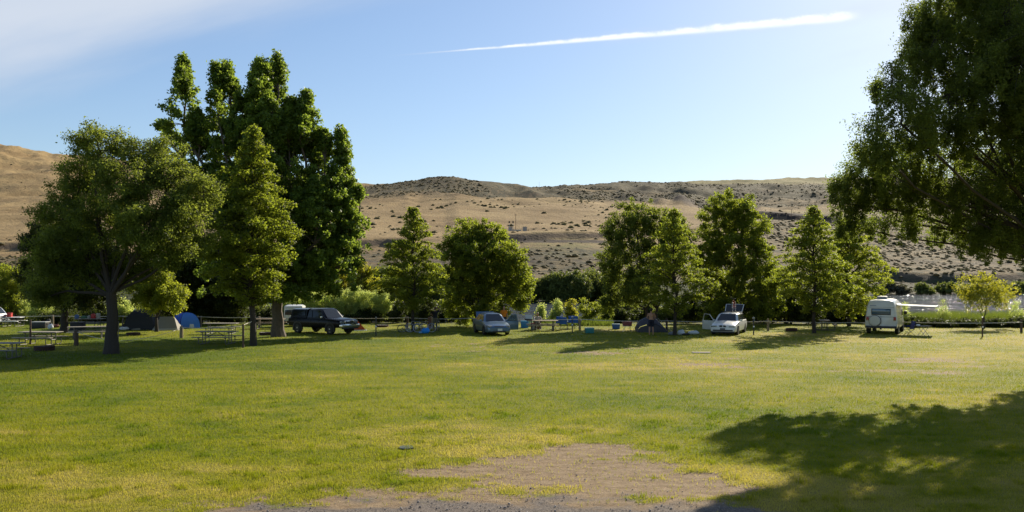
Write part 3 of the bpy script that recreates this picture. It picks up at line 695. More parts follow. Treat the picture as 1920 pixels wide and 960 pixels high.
# foreground tree, right
b = Vector((22.5, 31, 0))
L13 = [(1615, 325, 58, 48, 1), (1590, 372, 40, 36, 1), (1645, 260, 46, 48, -4.5), (1722, 60, 28, 60, 1), (1690, 215, 66, 60, -4), (1690, 320, 72, 60, 0), (1672, 150, 30, 38, -3.5), (1760, 110, 66, 72, -1), (1780, 230, 85, 75, -2), (1790, 350, 90, 62, 0), (1745, 30, 45, 60, 0), (1840, 20, 95, 80, 1),
 (1880, 150, 95, 95, -2), (1890, 290, 95, 90, 2), (1880, 410, 90, 50, 1), (1680, 405, 60, 30, 1), (1592, 415, 22, 22, 1), (1960, 60, 100, 110, 3), (2010, 230, 110, 110, -3), (2000, 400, 100, 80, 3), (1980, 330, 90, 90, 6),
 (2130, 130, 120, 120, 0), (2150, 330, 120, 100, 0), (1900, -110, 110, 90, 0), (2050, -80, 120, 100, 3), (2240, 240, 110, 130, 4), (1830, -60, 70, 60, -3), (1780, 430, 50, 22, 2), (1860, 455, 50, 20, 0), (1950, 120, 110, 100, -4), (2080, 20, 120, 110, -4), (1890, 40, 90, 90, -3)]
tree_lobes('locust_tree', 'huge dark overhanging tree cut off by the right edge, drooping leafy sprays', b, px_lobes(b, 29.5, L13, 11),
 .42, 4.0, LEAF_LOCUST, 25, per=44, size=.125, aspect=.42, crad=.29, hole=.25, hang=.8, ksc=1.75, limbk=.6)

# shrubs and bank vegetation
def shrub(name, label, px, D, ytop, wpx, mt, seed, cat='shrub', group=None, size=.16, per=34, n=4, zb=None, ksc=1.0, crad=.28, hang=0.):
    s = FOC / D; x = (px - 960) / FOC * D
    zb = float(ground_z(np.array(x), np.array(D))) if zb is None else zb
    H = CAMH + (HOR - ytop) / s - zb; r = random.Random(seed); W_ = wpx / s / 2; L = []
    for i in range(n):
        a = r.uniform(0, 2 * PI); q = r.uniform(0, .55); hh_ = H * (.38 if i % 2 else .62)
        L.append((math.cos(a) * W_ * q if n > 1 else 0, math.sin(a) * W_ * q * .8, hh_ * r.uniform(.85, 1.0), W_ * r.uniform(.5, .72), W_ * r.uniform(.5, .7), min(hh_ * .62, H * .38)))
    return tree_lobes(name, label, Vector((x, D, zb)), L, max(.03, .03 * H), H * .12, mt, seed, cat, per=per, size=size, group=group, stems=3, crad=crad, ksc=ksc, hang=hang)
G1 = 'pale willow shrubs along the left river bank'
for i, (px, yt, wp) in enumerate([(545, 548, 60), (590, 542, 66), (632, 540, 66), (672, 536, 62), (712, 543, 60)]):
    shrub('willow_shrub', ['soft pale grey-green willow shrub left of and behind the pickup cab', 'pale willow shrub directly above the pickup windshield', 'pale willow shrub above the orange tent', 'pale willow shrub right of the orange tent', 'pale willow shrub just left of the linden over the bicycles'][i],
          px, 72, yt, wp, LEAF_WILLOW, 40 + i, group=G1, per=60, size=.11, n=5, ksc=1.3)
for i, (px, yt, wp) in enumerate([(632, 492, 56), (690, 480, 66), (735, 500, 50)]):
    shrub('riverside_tree', ['yellow-green bushy tree peeping out right of the cottonwood', 'rounded yellow-green bushy tree above the pale willow shrubs', 'yellow-green bush behind the linden that stands over the bicycles'][i], px, 80, yt, wp, LEAF_YEL if i < 2 else LEAF_MAPLE, 50 + i, cat='tree', group='yellow-green bushy trees on the left bank', n=5, size=.2, ksc=1.1)
for i, (px, yt, wp, mt_) in enumerate([(-60, 500, 90, LEAF_YEL), (18, 492, 80, LEAF_MAPLE), (30, 552, 70, LEAF_WILLOW), (75, 556, 60, LEAF_WILLOW), (230, 560, 70, LEAF_WILLOW), (290, 575, 60, LEAF_DARK)]):
    shrub('bank_shrub', ['yellowish tall shrub at the far left edge of the picture, mostly out of frame', 'tall yellow-green bush at the left edge above the silver car', 'grey-green bush behind the silver car at the left edge', 'grey-green bush left of the dark dense tree', 'pale bush seen past the forked trunk', 'dark bush behind the dark dome tent'][i],
          px, 71 + (i % 3), yt, wp, mt_, 60 + i, n=5, size=.16, ksc=1.1)
DKL = 'low dark shrubs in the shade behind the rope fence'
for i, (px, yt, wp) in enumerate([(110, 575, 90), (180, 572, 80), (350, 572, 80), (440, 570, 80), (520, 570, 70), (600, 574, 80), (680, 573, 80), (745, 562, 60), (800, 555, 60), (840, 560, 60), (1165, 572, 50), (1290, 545, 66), (1330, 538, 66), (1375, 540, 76), (1425, 538, 76), (1475, 540, 76), (1520, 540, 80), (1565, 545, 80), (1608, 548, 70), (1650, 566, 40), (1715, 594, 60), (1765, 596, 60), (1812, 595, 60), (1858, 596, 60), (1900, 594, 60), (1945, 594, 60)]):  # those right of the van are added as dark shade below the reeds
    shrub('dark_shrub', 'low dark shrub in the shade behind the rope fence; below the right-hand reeds, added as shade', px, (69.5 + (i * 7 % 4)) if px < 1700 else 64.5, yt + 3, wp, LEAF_DARK, 80 + i, group=DKL, n=4, size=.17, ksc=1.0 if px < 1700 else 2.0)
for i, px in enumerate(list(range(-40, 960, 48)) + list(range(1165, 1650, 44))):
    shrub('dark_shrub', 'low dark shrub in the shade behind the rope fence; below the right-hand reeds, added as shade', px, 74 + (i * 5 % 3), 566 + (i * 7 % 9), 74, LEAF_RIPAR, 400 + i, group=DKL, n=5, size=.22, ksc=1.5, per=26, crad=.36)
for i, (px, yt, wp, mt_) in enumerate([(1042, 562, 26, LEAF_WILLOW), (1070, 556, 36, LEAF_YEL), (1108, 556, 46, LEAF_MAPLE), (1135, 572, 30, LEAF_LINDEN), (1012, 570, 16, LEAF_WILLOW), (1448, 480, 76, LEAF_LINDEN), (1480, 505, 60, LEAF_MAPLE), (1645, 520, 36, LEAF_MAPLE)]):
    shrub('bank_shrub', ['small feathery shrub left of the two bright bushes at the water', 'bright upright bush in front of the water behind the blue folding chairs', 'broad bright bush in front of the water left of the dark open-branched tree', 'green bush at the foot of the dark open-branched tree', 'tiny wispy shrub in front of the water right of the seated person',
          'tall green bush right of the tree behind the white wagon', 'green bush filling the gap left of the linden by the small table', 'yellowish bush whose top shows left of the camper van'][i], px, 70 + (i % 2) * 1.5, yt, wp, mt_, 110 + i, n=4, size=.15, ksc=1.0)
for i, (px, yt, wp) in enumerate([(1698, 560, 24), (1772, 560, 26), (1905, 565, 30)]):
    shrub('wispy_shrub', ['thin wispy willow shoot against the water just right of the camper van roof', 'thin wispy willow shoot against the water left of the small yellow-green tree', 'thin wispy shrub against the water at the right edge'][i], px, 68, yt, wp, LEAF_WILLOW, 130 + i, n=2, size=.11, ksc=.6, per=24)
# far bank
rr = random.Random(5)
for i in range(26):
    px = 560 + i * 26 + rr.uniform(-6, 6)
    if px > 1250: px += 0
    yt = 503 + rr.uniform(-8, 10); D = 233 + rr.uniform(0, 14)
    shrub('far_bank_tree', 'dark rounded tree in the belt on the far bank of the river', px, D, yt, rr.uniform(56, 84), LEAF_RIPAR, 200 + i, cat='tree', group='dark trees on the far river bank', n=5, size=.55, per=48, crad=1.1, ksc=.085, zb=-3.4)
for i, (px, yt, wp, D) in enumerate([(1662, 524, 50, 352), (1690, 530, 30, 350), (1738, 530, 46, 352), (1770, 526, 50, 354), (1808, 532, 50, 354), (1905, 528, 60, 354), (1600, 530, 60, 350), (1950, 530, 60, 356), (1860, 530, 60, 356)]):
    shrub('far_bank_bush', 'grey-green bush at the water line of the far bank on the right', px, D, yt, wp, LEAF_SAGE if i < 2 else LEAF_RIPAR, 240 + i, group='bushes on the far bank right of the camper van', n=4, size=.7, per=30, crad=1.0, ksc=.09, zb=-3.0)
# sagebrush on the slopes
rng = np.random.default_rng(77); C_ = []; 
def hz_arr(px, D):
    j = np.interp(np.log(D), np.log(DD), np.arange(ND)); i = np.interp(px, pxs, np.arange(len(pxs)))
    j0 = np.clip(j.astype(int), 0, ND - 2); i0 = np.clip(i.astype(int), 0, len(pxs) - 2); fj, fi = j - j0, i - i0
    def g_(A): return (A[j0, i0] * (1 - fi) + A[j0, i0 + 1] * fi) * (1 - fj) + (A[j0 + 1, i0] * (1 - fi) + A[j0 + 1, i0 + 1] * fi) * fj
    return g_(HZ), g_(sage)
n_ = 190000
ppx = rng.uniform(-60, 1990, n_); D_ = 300 * (4000 / 300) ** rng.uniform(0, 1, n_)
zz, sg_ = hz_arr(ppx, D_); x_ = (ppx - 960) / FOC * D_
pat = fbm(x_ / 120, D_ / 160, 29, 4, .6)
kp = rng.uniform(0, 1, n_) < np.clip(sg_, 0, 1) * sst(pat, .36, .64) * np.interp(D_, [300, 470, 600, 1000], [.22, .22, .4, .9]) + .015 * (D_ < 700); ppx, D_, zz, x_ = ppx[kp], D_[kp], zz[kp], x_[kp]; n_ = len(D_)
r_ = (.65 + D_ * .00065) * rng.uniform(.5, 1.5, n_) * (1 + .7 * (rng.uniform(0, 1, n_) < .08))
jit = rng.uniform(.7, 1.3, (n_, 6, 3)) * np.array([1.15, 1.15, .9]); vv = oc[None] * jit * r_[:, None, None] + np.stack([x_, D_, zz + r_ * .2], -1)[:, None]
lp = (fc[None] + np.arange(n_)[:, None, None] * 6).reshape(-1)
o = raw_mesh('scrub', vv.reshape(-1, 3), 3, lp, leafmat('scrub leaves', (.085, .075, .038), (.20, .165, .085), tr=(.2, .17, .08), tw=.3, gloss=.8), attrs={'tint': ('FACE', np.repeat(rng.uniform(0, 1, n_), 8))})
tag(o, 'dense low scrub covering the darker slopes across the river', None, kind='stuff')
sb = []
for k in range(4):
    rng = np.random.default_rng(300 + k); K = 34
    q = rng.normal(0, 1, (K, 3)); q /= np.linalg.norm(q, axis=1)[:, None]; q[:, 2] = np.abs(q[:, 2]) * .62 + .05; q *= rng.uniform(.3, .85, (K, 1))
    pos, tint, oo = foliage(rng, q, np.full(K, .42), 9)
    ob = leaf_mesh('sagebrush', pos, .5, .7, LEAF_SAGE, None, rng, tint); sb.append(ob)
rr = random.Random(9); first = [True] * 4; cnt = 0
while cnt < 285:
    zone = rr.random()
    if zone < .46: px, D = rr.uniform(900, 1180), rr.uniform(640, 1080)
    elif zone < .72: px, D = rr.uniform(670, 960), rr.uniform(560, 1080)
    elif zone < .82: px, D = rr.uniform(0, 130), rr.uniform(500, 1800)
    elif zone < .93: px, D = rr.uniform(1640, 1920), rr.uniform(390, 720)
    else: px, D = rr.uniform(1440, 1640), rr.uniform(480, 880)
    x = (px - 960) / FOC * D
    if zone < .72 and fbm(np.array(x / 70), np.array(D / 90), 71, 3) < .42: continue
    k = rr.randrange(4); o = sb[k] if first[k] else sb[k].copy()
    if not first[k]: COL.objects.link(o)
    first[k] = False
    s_ = rr.choice([.8, 1.0, 1.3, 1.7, 2.2]) * (1.0 if D > 500 else .8)
    o.location = (x, D, hill_z(px, D) - .15 * s_); o.scale = (s_ * rr.uniform(.9, 1.5), s_ * rr.uniform(.9, 1.3), s_ * 1.35); o.rotation_euler = (0, 0, rr.uniform(0, 6))
    tag(o, 'dark sagebrush bush dotted on the dry slope across the river', 'bush', 'sagebrush bushes scattered over the far slopes'); cnt += 1

# ------------------------------------------------------------------ posts and ropes
ROPE_PTS = []
def post(name, label, px, y, h, r, mt, seed=0, lean=(0, 0), rounded=False, D=None, square=False, cat='post', group='wooden posts of the rope fence'):
    p = gd(px, D) if D else gp(px, y)
    mb = MB()
    if square:
        mb.box((0, 0, h / 2 - .1), (r * 2, r * 2, h + .2), bev=.012)
    else:
        n = 5; mb.tube([(lean[0] * i / n, lean[1] * i / n, -.15 + (h + .15) * i / n) for i in range(n + 1)], [r * (1.05 - .02 * i) for i in range(n)] + [r * (.86 if not rounded else .9)], 10)
        if rounded: mb.ball((lean[0], lean[1], h), (r * .9, r * .9, r * .55), 10)
    o = mb.build(name, mt, None, loc=p); tag(o, label, cat, group); return o
backrow = [(-60, 66), (99, 66), (229, 65.5), (377, 64.5), (486, 63.5), (608, 63.5), (764, 63), (880, 62), (1087, 60.5), (1250, 60), (1440, 59.5), (1680, 58.5), (1915, 58)]
names = ['fence post just outside the left edge', 'pale fence post between the dark box and the large left tree', 'thin leaning fence post right of the large left trunk', 'thin fence post just right of the blue dome tent', 'short fence post between the linden trunk and the cottonwood trunk',
 'fence post hidden behind the pickup', 'fence post behind the bicycles left of the linden trunk', 'fence post behind the round-headed tree left of the blue sedan', 'pale fence post right of the row of blue folding chairs', 'dark fence post left of the slender linden near the tent',
 'square pale fence post right of the white wagon', 'fence post beside the camper van', 'dark fence post at the far right edge']
for (px, D), nm in zip(backrow, names):
    if px in (608, 880, 1680, -60): continue
    post('fence_post', nm, px, 0, .92, .055 if px in (229, 377) else .085, WOODD if px in (1250, 1915, 764) else WOOD, D=D, lean=(.12, 0) if px == 229 else (0, 0))
def sag(a, b, s, n=10):
    a, b = Vector(a), Vector(b); return [a.lerp(b, i / n) - Vector((0, 0, s * 4 * (i / n) * (1 - i / n))) for i in range(n + 1)]
mb = MB(); pts = []
for i in range(len(backrow) - 1):
    A = gd(*backrow[i]); B = gd(*backrow[i + 1]); za = .84 if i < 9 else .74; zb_ = .84 if i + 1 < 9 else .74
    fx = Vector((0, -.1, 0))
    pts += sag((A.x, A.y - .1, za), (B.x, B.y - .1, zb_), .08 if i > 3 else .05)[0 if i == 0 else 1:]
mb.tube(pts, .026, 6)
tag(mb.build('barrier_rope', ROPE, None), 'long pale rope strung along the river side from post to post', 'rope')
# front divider line on the left
fp = {'a': post('divider_post', 'slim dark stake left of the linden trunk, rope tied to its top', 456, 652, 1.32, .06, WOODD, group='stakes of the campsite divider rope'),
      'b': post('divider_post', 'short thick wooden bollard in front of the blue dome tent', 340, 634, .78, .11, WOOD, rounded=False, group='stakes of the campsite divider rope'),
      'c': post('bollard', 'thick dark round-topped wooden bollard left of the large forked trunk', 143, 648, .86, .125, WOODD, rounded=True, group=None),
      'd': post('utility_post', 'tall thin dark post behind the leftmost picnic tables', 57, 647, 1.5, .055, WOODD, group=None),
      'e': post('divider_post', 'thin pale stake leaning beside the large left trunk', 221, 659, 1.55, .022, WOOD, lean=(.05, 0), group='stakes of the campsite divider rope')}
for q in ('c', 'd'): 
    if 'group' in fp[q]: del fp[q]['group']
mb = MB(); a = gp(475, 648); bq = gp(340, 634); c_ = gp(456, 652); e_ = gp(221, 659)
mb.tube([(a.x, a.y - .2, 1.42)] + sag((c_.x, c_.y, 1.27), (bq.x, bq.y, .70), .10), .02, 6)
mb.tube(sag((bq.x, bq.y, .66), (e_.x, e_.y, .55), .16), .014, 5)
e2 = gp(143, 648); mb.tube(sag((e_.x, e_.y, .55), (e2.x, e2.y, .80), .08), .014, 5)
tag(mb.build('divider_rope', ROPE, None), 'pale rope sagging between the stakes in front of the blue dome tent', 'rope')

def meter_post(px, y, h, label, top):
    p = gp(px, y); root = empty('campsite_post', p, 0, label, 'post')
    MB().box((0, 0, h / 2 - .05), (.07, .07, h + .1), bev=.008).build('pole', DKMET if top != 'wood' else WOODD, root)
    MB().box((0, -.045, h * .52), (.11, .03, .09), bev=.006).build('tag', WHITEP, root)
    if top == 'spigot':
        MB().box((0, 0, h + .02), (.16, .10, .10), bev=.02).build('cap', GALV, root)
        MB().tube([(0, 0, h - .1), (0, -.12, h - .08), (0, -.16, h - .16)], .02, 8).build('spout', GALV, root)
    else: MB().box((0, 0, h + .02), (.09, .09, .05), bev=.012).build('cap', GALV, root)
    return root
meter_post(705, 630, 1.25, 'thin dark campsite post with a white tag right of the pickup', 'plain')
meter_post(1073, 624, 1.12, 'dark water spigot post in front of the blue folding chairs', 'spigot')
meter_post(1413, 629, 1.18, 'dark campsite post with a white tag right of the white wagon', 'spigot')
meter_post(1842, 632, 1.30, 'brown campsite post in the open grass at the right, rope passing behind it', 'wood')
meter_post(823, 621, .72, 'short dark campsite post beside the person in the black shirt', 'plain')

# ------------------------------------------------------------------ picnic tables
TABM = mat('dull pipe', (.14, .13, .12), .6, .3, var=.3)
def picnic_table(loc, rz, label, L=2.35, wood=WOODG, metal=TABM, first=True):
    root = empty('picnic_table', loc, rz, label, 'picnic table', 'picnic tables on the lawn')
    mb = MB()
    for i in range(5): mb.box((0, -.30 + .15 * i, .745), (L, .135, .045), bev=.006)
    mb.build('tabletop', wood, root)
    for s in (-1, 1):
        mb = MB()
        for k in (0, 1): mb.box((0, s * (.66 + .14 * k), .445), (L, .125, .042), bev=.006)
        mb.build('bench_seat', wood, root)
    for s in (-1, 1):
        xx = s * L * .34
        mb = MB(); r = .026
        for k in (-1, 1):
            mb.tube([(xx, k * .20, .71), (xx, k * .20, .03), (xx, k * .24, .02)], r, 8)
            mb.tube([(xx, k * .86, .41), (xx, k * .58, .41), (xx, k * .70, .40), (xx, k * .72, .12), (xx, k * .66, .03), (xx, k * .22, .03)], r, 8)
        mb.tube([(xx, -.36, .705), (xx, .36, .705)], r, 8); mb.tube([(xx, -.84, .405), (xx, -.58, .405)], r, 6); mb.tube([(xx, -.24, .03), (xx, .24, .03)], r, 8)
        mb.build('leg_frame', metal, root)
        MB().tube([(xx - s * .02, 0, .30), (s * .05, 0, .70)], .018, 6).build('brace', metal, root)
        MB().tube([(xx, -.20, .30), (xx, .20, .30)], .018, 6).build('crossbar', metal, root)
    return root
T0 = picnic_table(gp(76, 646), R(-4), 'grey picnic table second from the left, thin dark post behind it')
def table_copy(loc, rz, label, sc_=None):
    c = copy_tree(T0); c.location = loc; c.rotation_euler = (0, 0, rz); c['label'] = label
    if sc_: c.scale = sc_
    return c
table_copy(gp(-6, 672), R(6), 'picnic table cut off by the left edge of the picture')
table_copy(gp(165, 634), R(24), 'grey picnic table just left of the large forked trunk, turned at an angle')
table_copy(gp(407, 645), R(-3), 'nearer of the two picnic tables left of the linden trunk')
table_copy(gp(414, 626), R(2), 'farther of the two picnic tables left of the linden trunk')
t_ = picnic_table(gp(505, 616), R(3), 'pale picnic table partly hidden behind the thick cottonwood trunk', wood=WOOD)
t_ = picnic_table(gp(1017, 620), R(2), 'picnic table with camping gear on it, right of the blue sedan', wood=WOOD)
t_ = picnic_table(gp(1546, 619), R(72), 'picnic table seen nearly end on, right of the dark slim linden trunk', wood=WOOD, L=1.9)
t_ = picnic_table(gp(24, 612), R(5), 'small pale-topped picnic table behind the silver car at the left edge', wood=WHITEP, L=1.5)
t_ = picnic_table(gd(168, 63), R(0), 'picnic table loaded with camping goods, left of the large forked trunk', L=2.2)

# ------------------------------------------------------------------ fire rings
def fire_ring(px, y, label, r=.42, h=.22):
    root = empty('fire_ring', gp(px, y), 0, label, 'fire pit', 'steel fire rings on the lawn')
    n = 24; mb = MB(); prof = [(r, -.03), (r + .01, h), (r - .015, h + .01), (r - .03, h), (r - .03, -.03)]
    rings = [[(q * math.cos(2 * PI * i / n), q * math.sin(2 * PI * i / n), z) for q, z in prof] for i in range(n)]; rings.append(rings[0])
    mb.loft(rings, caps=False); mb.build('ring', RUST, root)
    mb = MB(); 
    for i in range(9):
        x = -r * .8 + i * r * .2; l = math.sqrt(max(.001, (r * .93) ** 2 - x * x)); mb.tube([(x, -l, h * .93), (x, l, h * .93)], .008, 4)
    mb.build('grate', DKMET, root)
    rng_ = random.Random(int(px)); mb = MB()
    for i in range(14): a = rng_.uniform(0, 6.28); q = rng_.uniform(0, r * .75); mb.ball((q * math.cos(a), q * math.sin(a), .03), (.07, .06, .04), 6)
    mb.build('ash', mat('ash', (.05, .045, .04), .95, var=.5, scale=30), root)
fire_ring(83, 657, 'dark steel fire ring in front of the second picnic table from the left', .50, .24)
fire_ring(250, 628, 'dark steel fire ring right of the large left trunk', .45, .16)
fire_ring(499, 628, 'rusty fire ring at the foot of the cottonwood', .46, .18)
fire_ring(1008, 617, 'fire ring under the table right of the blue sedan', .30, .20)
fire_ring(1484, 621, 'dark fire ring in the shade between the white wagon and the dark slim linden trunk', .42, .22)
fire_ring(717, 613, 'fire ring in the shade behind the thin post right of the pickup', .5, .16)

# ------------------------------------------------------------------ vehicles
def paint(name, col, metal=.35):
    return mat(name, col, .32, metal, var=.05, coat=.5)
def wheel(root, x, y, r, wdt, side, rim=ALLOY):
    """axle along y; side = +1/-1 outward"""
    n = 20; mb = MB(); prof = [(r * .62, -wdt / 2), (r * .93, -wdt / 2), (r, -wdt * .32), (r, wdt * .32), (r * .93, wdt / 2), (r * .62, wdt / 2)]
    rings = [[(q * math.cos(2 * PI * i / n), yy_, q * math.sin(2 * PI * i / n)) for q, yy_ in prof] for i in range(n)]; rings.append(rings[0])
    whe = empty('wheel', (x, y, r), 0, None, None); whe.parent = root
    mb.loft(rings, caps=False); mb.build('tyre', BLACKR, whe)
    mb = MB(); f = side * wdt * .36
    mb.loft([[(r * .62 * math.cos(2 * PI * i / n), f, r * .62 * math.sin(2 * PI * i / n)) for i in range(n)], [(r * .55 * math.cos(2 * PI * i / n), f * .7, r * .55 * math.sin(2 * PI * i / n)) for i in range(n)]], caps=True)
    mb.tube([(0, f * .7, 0), (0, f * 1.25, 0)], r * .14, 10)
    for k in range(5):
        a = 2 * PI * k / 5; c, s = math.cos(a), math.sin(a)
        mb.box((c * r * .34, f * 1.08, s * r * .34), (r * .5, .025, r * .15), rot=(0, -a, 0))
    mb.build('rim', rim, whe); return whe
def body_loft(st, mb=None):
    """st: (x, zbottom, ztop, halfwidth, crown) ; symmetrical car-body sections"""
    mb = mb or MB(); rings = []
    for x, zb_, zt, w_, cr in st:
        h = zt - zb_
        half = [(.0, zb_), (w_ * .86, zb_), (w_ * .97, zb_ + h * .10), (w_, zb_ + h * .42), (w_ * .985, zb_ + h * .72), (w_ * .94, zt - h * .08), (w_ * .86, zt), (w_ * .45, zt + cr * .7), (0, zt + cr)]
        rings.append([(x, y, z) for y, z in half] + [(x, -y, z) for y, z in half[-2:0:-1]])
    mb.loft(rings); return mb
def quadpt(q, u_, v_):
    a = q[0].lerp(q[1], u_); b_ = q[3].lerp(q[2], u_); return a.lerp(b_, v_)
def pane(name, q, u0, u1, v0, v1, mt, root, out=.008, th=.012, cut=None):
    q = [Vector(p) for p in q]; n = (q[1] - q[0]).cross(q[3] - q[0]).normalized()
    P = [quadpt(q, u0, v0), quadpt(q, u1, v0), quadpt(q, u1, v1), quadpt(q, u0, v1)]
    if cut: P = [quadpt(q, *c) for c in cut]
    P = [p + n * out for p in P]
    return MB().slab(P, -th if False else th).build(name, mt, root, smooth=False)
def cabin(root, mt, xb0, xb1, xt0, xt1, zb_, zt, wb, wt_, name='roof', doors=(.5,), frontcut=True, skip_left=None, skip_right=None, rear_glass=True, panes_l=None):
    """greenhouse; x front = larger. xb0/xb1: front/rear at the belt, xt0/xt1: front/rear at the roof"""
    n = 6; mb = MB(); rings = []
    for i in range(n + 1):
        f = i / n; x0 = xb0 + (xt0 - xb0) * f; x1 = xb1 + (xt1 - xb1) * f; w_ = wb + (wt_ - wb) * f ** 1.25; z = zb_ - .05 + (zt - zb_ + .05) * f
        if i == n: x0 -= .06; x1 += .05; w_ -= .05
        rings.append([(x0, -w_ * .82, z), (x0 - .05, -w_, z), (x1 + .05, -w_, z), (x1, -w_ * .85, z), (x1, w_ * .85, z), (x1 + .05, w_, z), (x0 - .05, w_, z), (x0, w_ * .82, z)])
    last = rings[-1]; cr = [(p[0] * .9 + (xt0 + xt1) / 2 * .1, p[1] * .75, p[2] + .045) for p in last]; rings.append(cr)
    mb.loft(rings); mb.build(name, mt, root, ang=40)
    F = [(xb0, -wb * .86, zb_), (xb0, wb * .86, zb_), (xt0 - .02, wt_ * .86, zt), (xt0 - .02, -wt_ * .86, zt)]
    pane('windshield', F, .03, .97, .03, .93, GLASS, root, out=.012)
    Rr = [(xb1, wb * .86, zb_), (xb1, -wb * .86, zb_), (xt1, -wt_ * .86, zt), (xt1, wt_ * .86, zt)]
    if rear_glass: pane('rear_window', Rr, .08, .92, .12, .86, GLASS, root, out=.012)
    edges = [0.0] + list(doors) + [1.0]
    for sgn in (-1, 1):
        if sgn < 0: Q = [(xb1 + .05, -wb, zb_), (xb0 - .05, -wb, zb_), (xt0 - .06, -wt_ - .01, zt), (xt1 + .05, -wt_ - .01, zt)]
        else: Q = [(xb0 - .05, wb, zb_), (xb1 + .05, wb, zb_), (xt1 + .05, wt_ + .01, zt), (xt0 - .06, wt_ + .01, zt)]
        for i in range(len(edges) - 1):
            a, b_ = (edges[i], edges[i + 1]) if sgn < 0 else (1 - edges[i + 1], 1 - edges[i])
            pane('side_window', Q, a + .025, b_ - .025, .06, .86, GLASS, root, out=.006)
def arch(x, y, r, side, root):
    n = 18; mb = MB(); mb.loft([[(x + r * math.cos(PI * i / n - 0.0), y + side * .006, max(.12, r * .92) + r * math.sin(PI * i / n) - .05 * r) for i in range(n + 1)] + [(x - r, y + side * .006, .2), (x + r, y + side * .006, .2)],
        [(x + r * math.cos(PI * i / n), y - side * .05, max(.12, r * .92) + r * math.sin(PI * i / n) - .05 * r) for i in range(n + 1)] + [(x - r, y - side * .05, .2), (x + r, y - side * .05, .2)]])
    mb.build('wheel_arch', BLACKP, root, smooth=False)
def mirror(root, x, y, z, side, mt):
    mb = MB().box((x, y + side * .10, z), (.10, .20, .13), bev=.03); mb.tube([(x, y - side * .02, z - .03), (x, y + side * .06, z - .02)], .022, 6); mb.build('side_mirror', mt, root)
    MB().box((x - .055, y + side * .11, z), (.006, .16, .10)).build('mirror_glass', CHROME, root)
def hdg(vx, vy): return math.atan2(vy, vx)

# --- black pickup with canopy
pnt = mat('black paint', (.006, .007, .012), .22, 0, var=.05, spec=.2); loc = gp(606, 624.6)
root = empty('pickup_truck', loc, hdg(math.cos(R(33)), -math.sin(R(33))), 'black pickup truck with a matching canopy over its bed, parked under the cottonwood', 'pickup')
body_loft([(-2.62, .62, 1.0, .88, .0), (-2.58, .50, 1.10, .94, .01), (-2.2, .46, 1.12, .965, .01), (-.9, .44, 1.12, .97, .01), (.9, .44, 1.13, .97, .02), (1.35, .44, 1.13, .96, .05), (2.0, .46, 1.08, .95, .05), (2.42, .50, 1.02, .92, .04), (2.55, .58, .95, .86, .02)]).build('body', pnt, root, ang=28)
cabin(root, pnt, 1.18, -.72, .58, -.62, 1.12, 1.74, .90, .74, name='cab', doors=(.30,), rear_glass=False)
mb = MB(); rings = [[(-.72, -.90, 1.11), (-.72, .90, 1.11), (-.72, .78, 1.72), (-.72, .5, 1.77), (-.72, -.5, 1.77), (-.72, -.78, 1.72)], [(-2.40, -.90, 1.11), (-2.40, .90, 1.11), (-2.25, .78, 1.70), (-2.25, .5, 1.75), (-2.25, -.5, 1.75), (-2.25, -.78, 1.70)]]
mb.loft([[(x - .02, y, z) for x, y, z in rings[0]], rings[1]]); mb.build('canopy', pnt, root, ang=50)
for sg in (-1, 1):
    Q = [(-2.36, -.905, 1.14), (-.78, -.905, 1.14), (-.78, -.785, 1.70), (-2.27, -.785, 1.70)] if sg < 0 else [(-.78, .905, 1.14), (-2.36, .905, 1.14), (-2.27, .785, 1.70), (-.78, .785, 1.70)]
    pane('canopy_window', Q, .10, .92, .22, .80, GLASS, root, out=.006)
    [arch(x, sg * .965, .47, sg, root) for x in (-1.62, 1.62)]
    for x in (-1.62, 1.62): wheel(root, x, sg * .86, .39, .25, sg)
    mirror(root, .92, sg * .93, 1.20, sg, CHROME)
    MB().box((2.50, sg * .68, .86), (.12, .34, .18), bev=.03).build('headlight', LAMP, root)
    MB().box((.55, sg * .968, .96), (.16, .03, .035), bev=.008).build('door_handle', BLACKP, root)
    MB().box((-.30, sg * .9705, .80), (.012, .006, .56)).build('door_seam', BLACKP, root)
MB().box((2.60, 0, .60), (.20, 1.84, .26), bev=.05).build('bumper', CHROME, root)
MB().box((2.635, 0, .46), (.16, 1.5, .12), bev=.03).build('lower_valance', BLACKP, root)
mb = MB(); mb.box((2.56, 0, .86), (.08, .92, .22), bev=.03); mb.build('grille_surround', CHROME, root)
mb = MB(); mb.box((2.585, 0, .86), (.05, .80, .13)); mb.build('grille', BLACKP, root)
MB().box((-2.66, 0, .58), (.14, 1.7, .18), bev=.03).build('rear_bumper', CHROME, root)

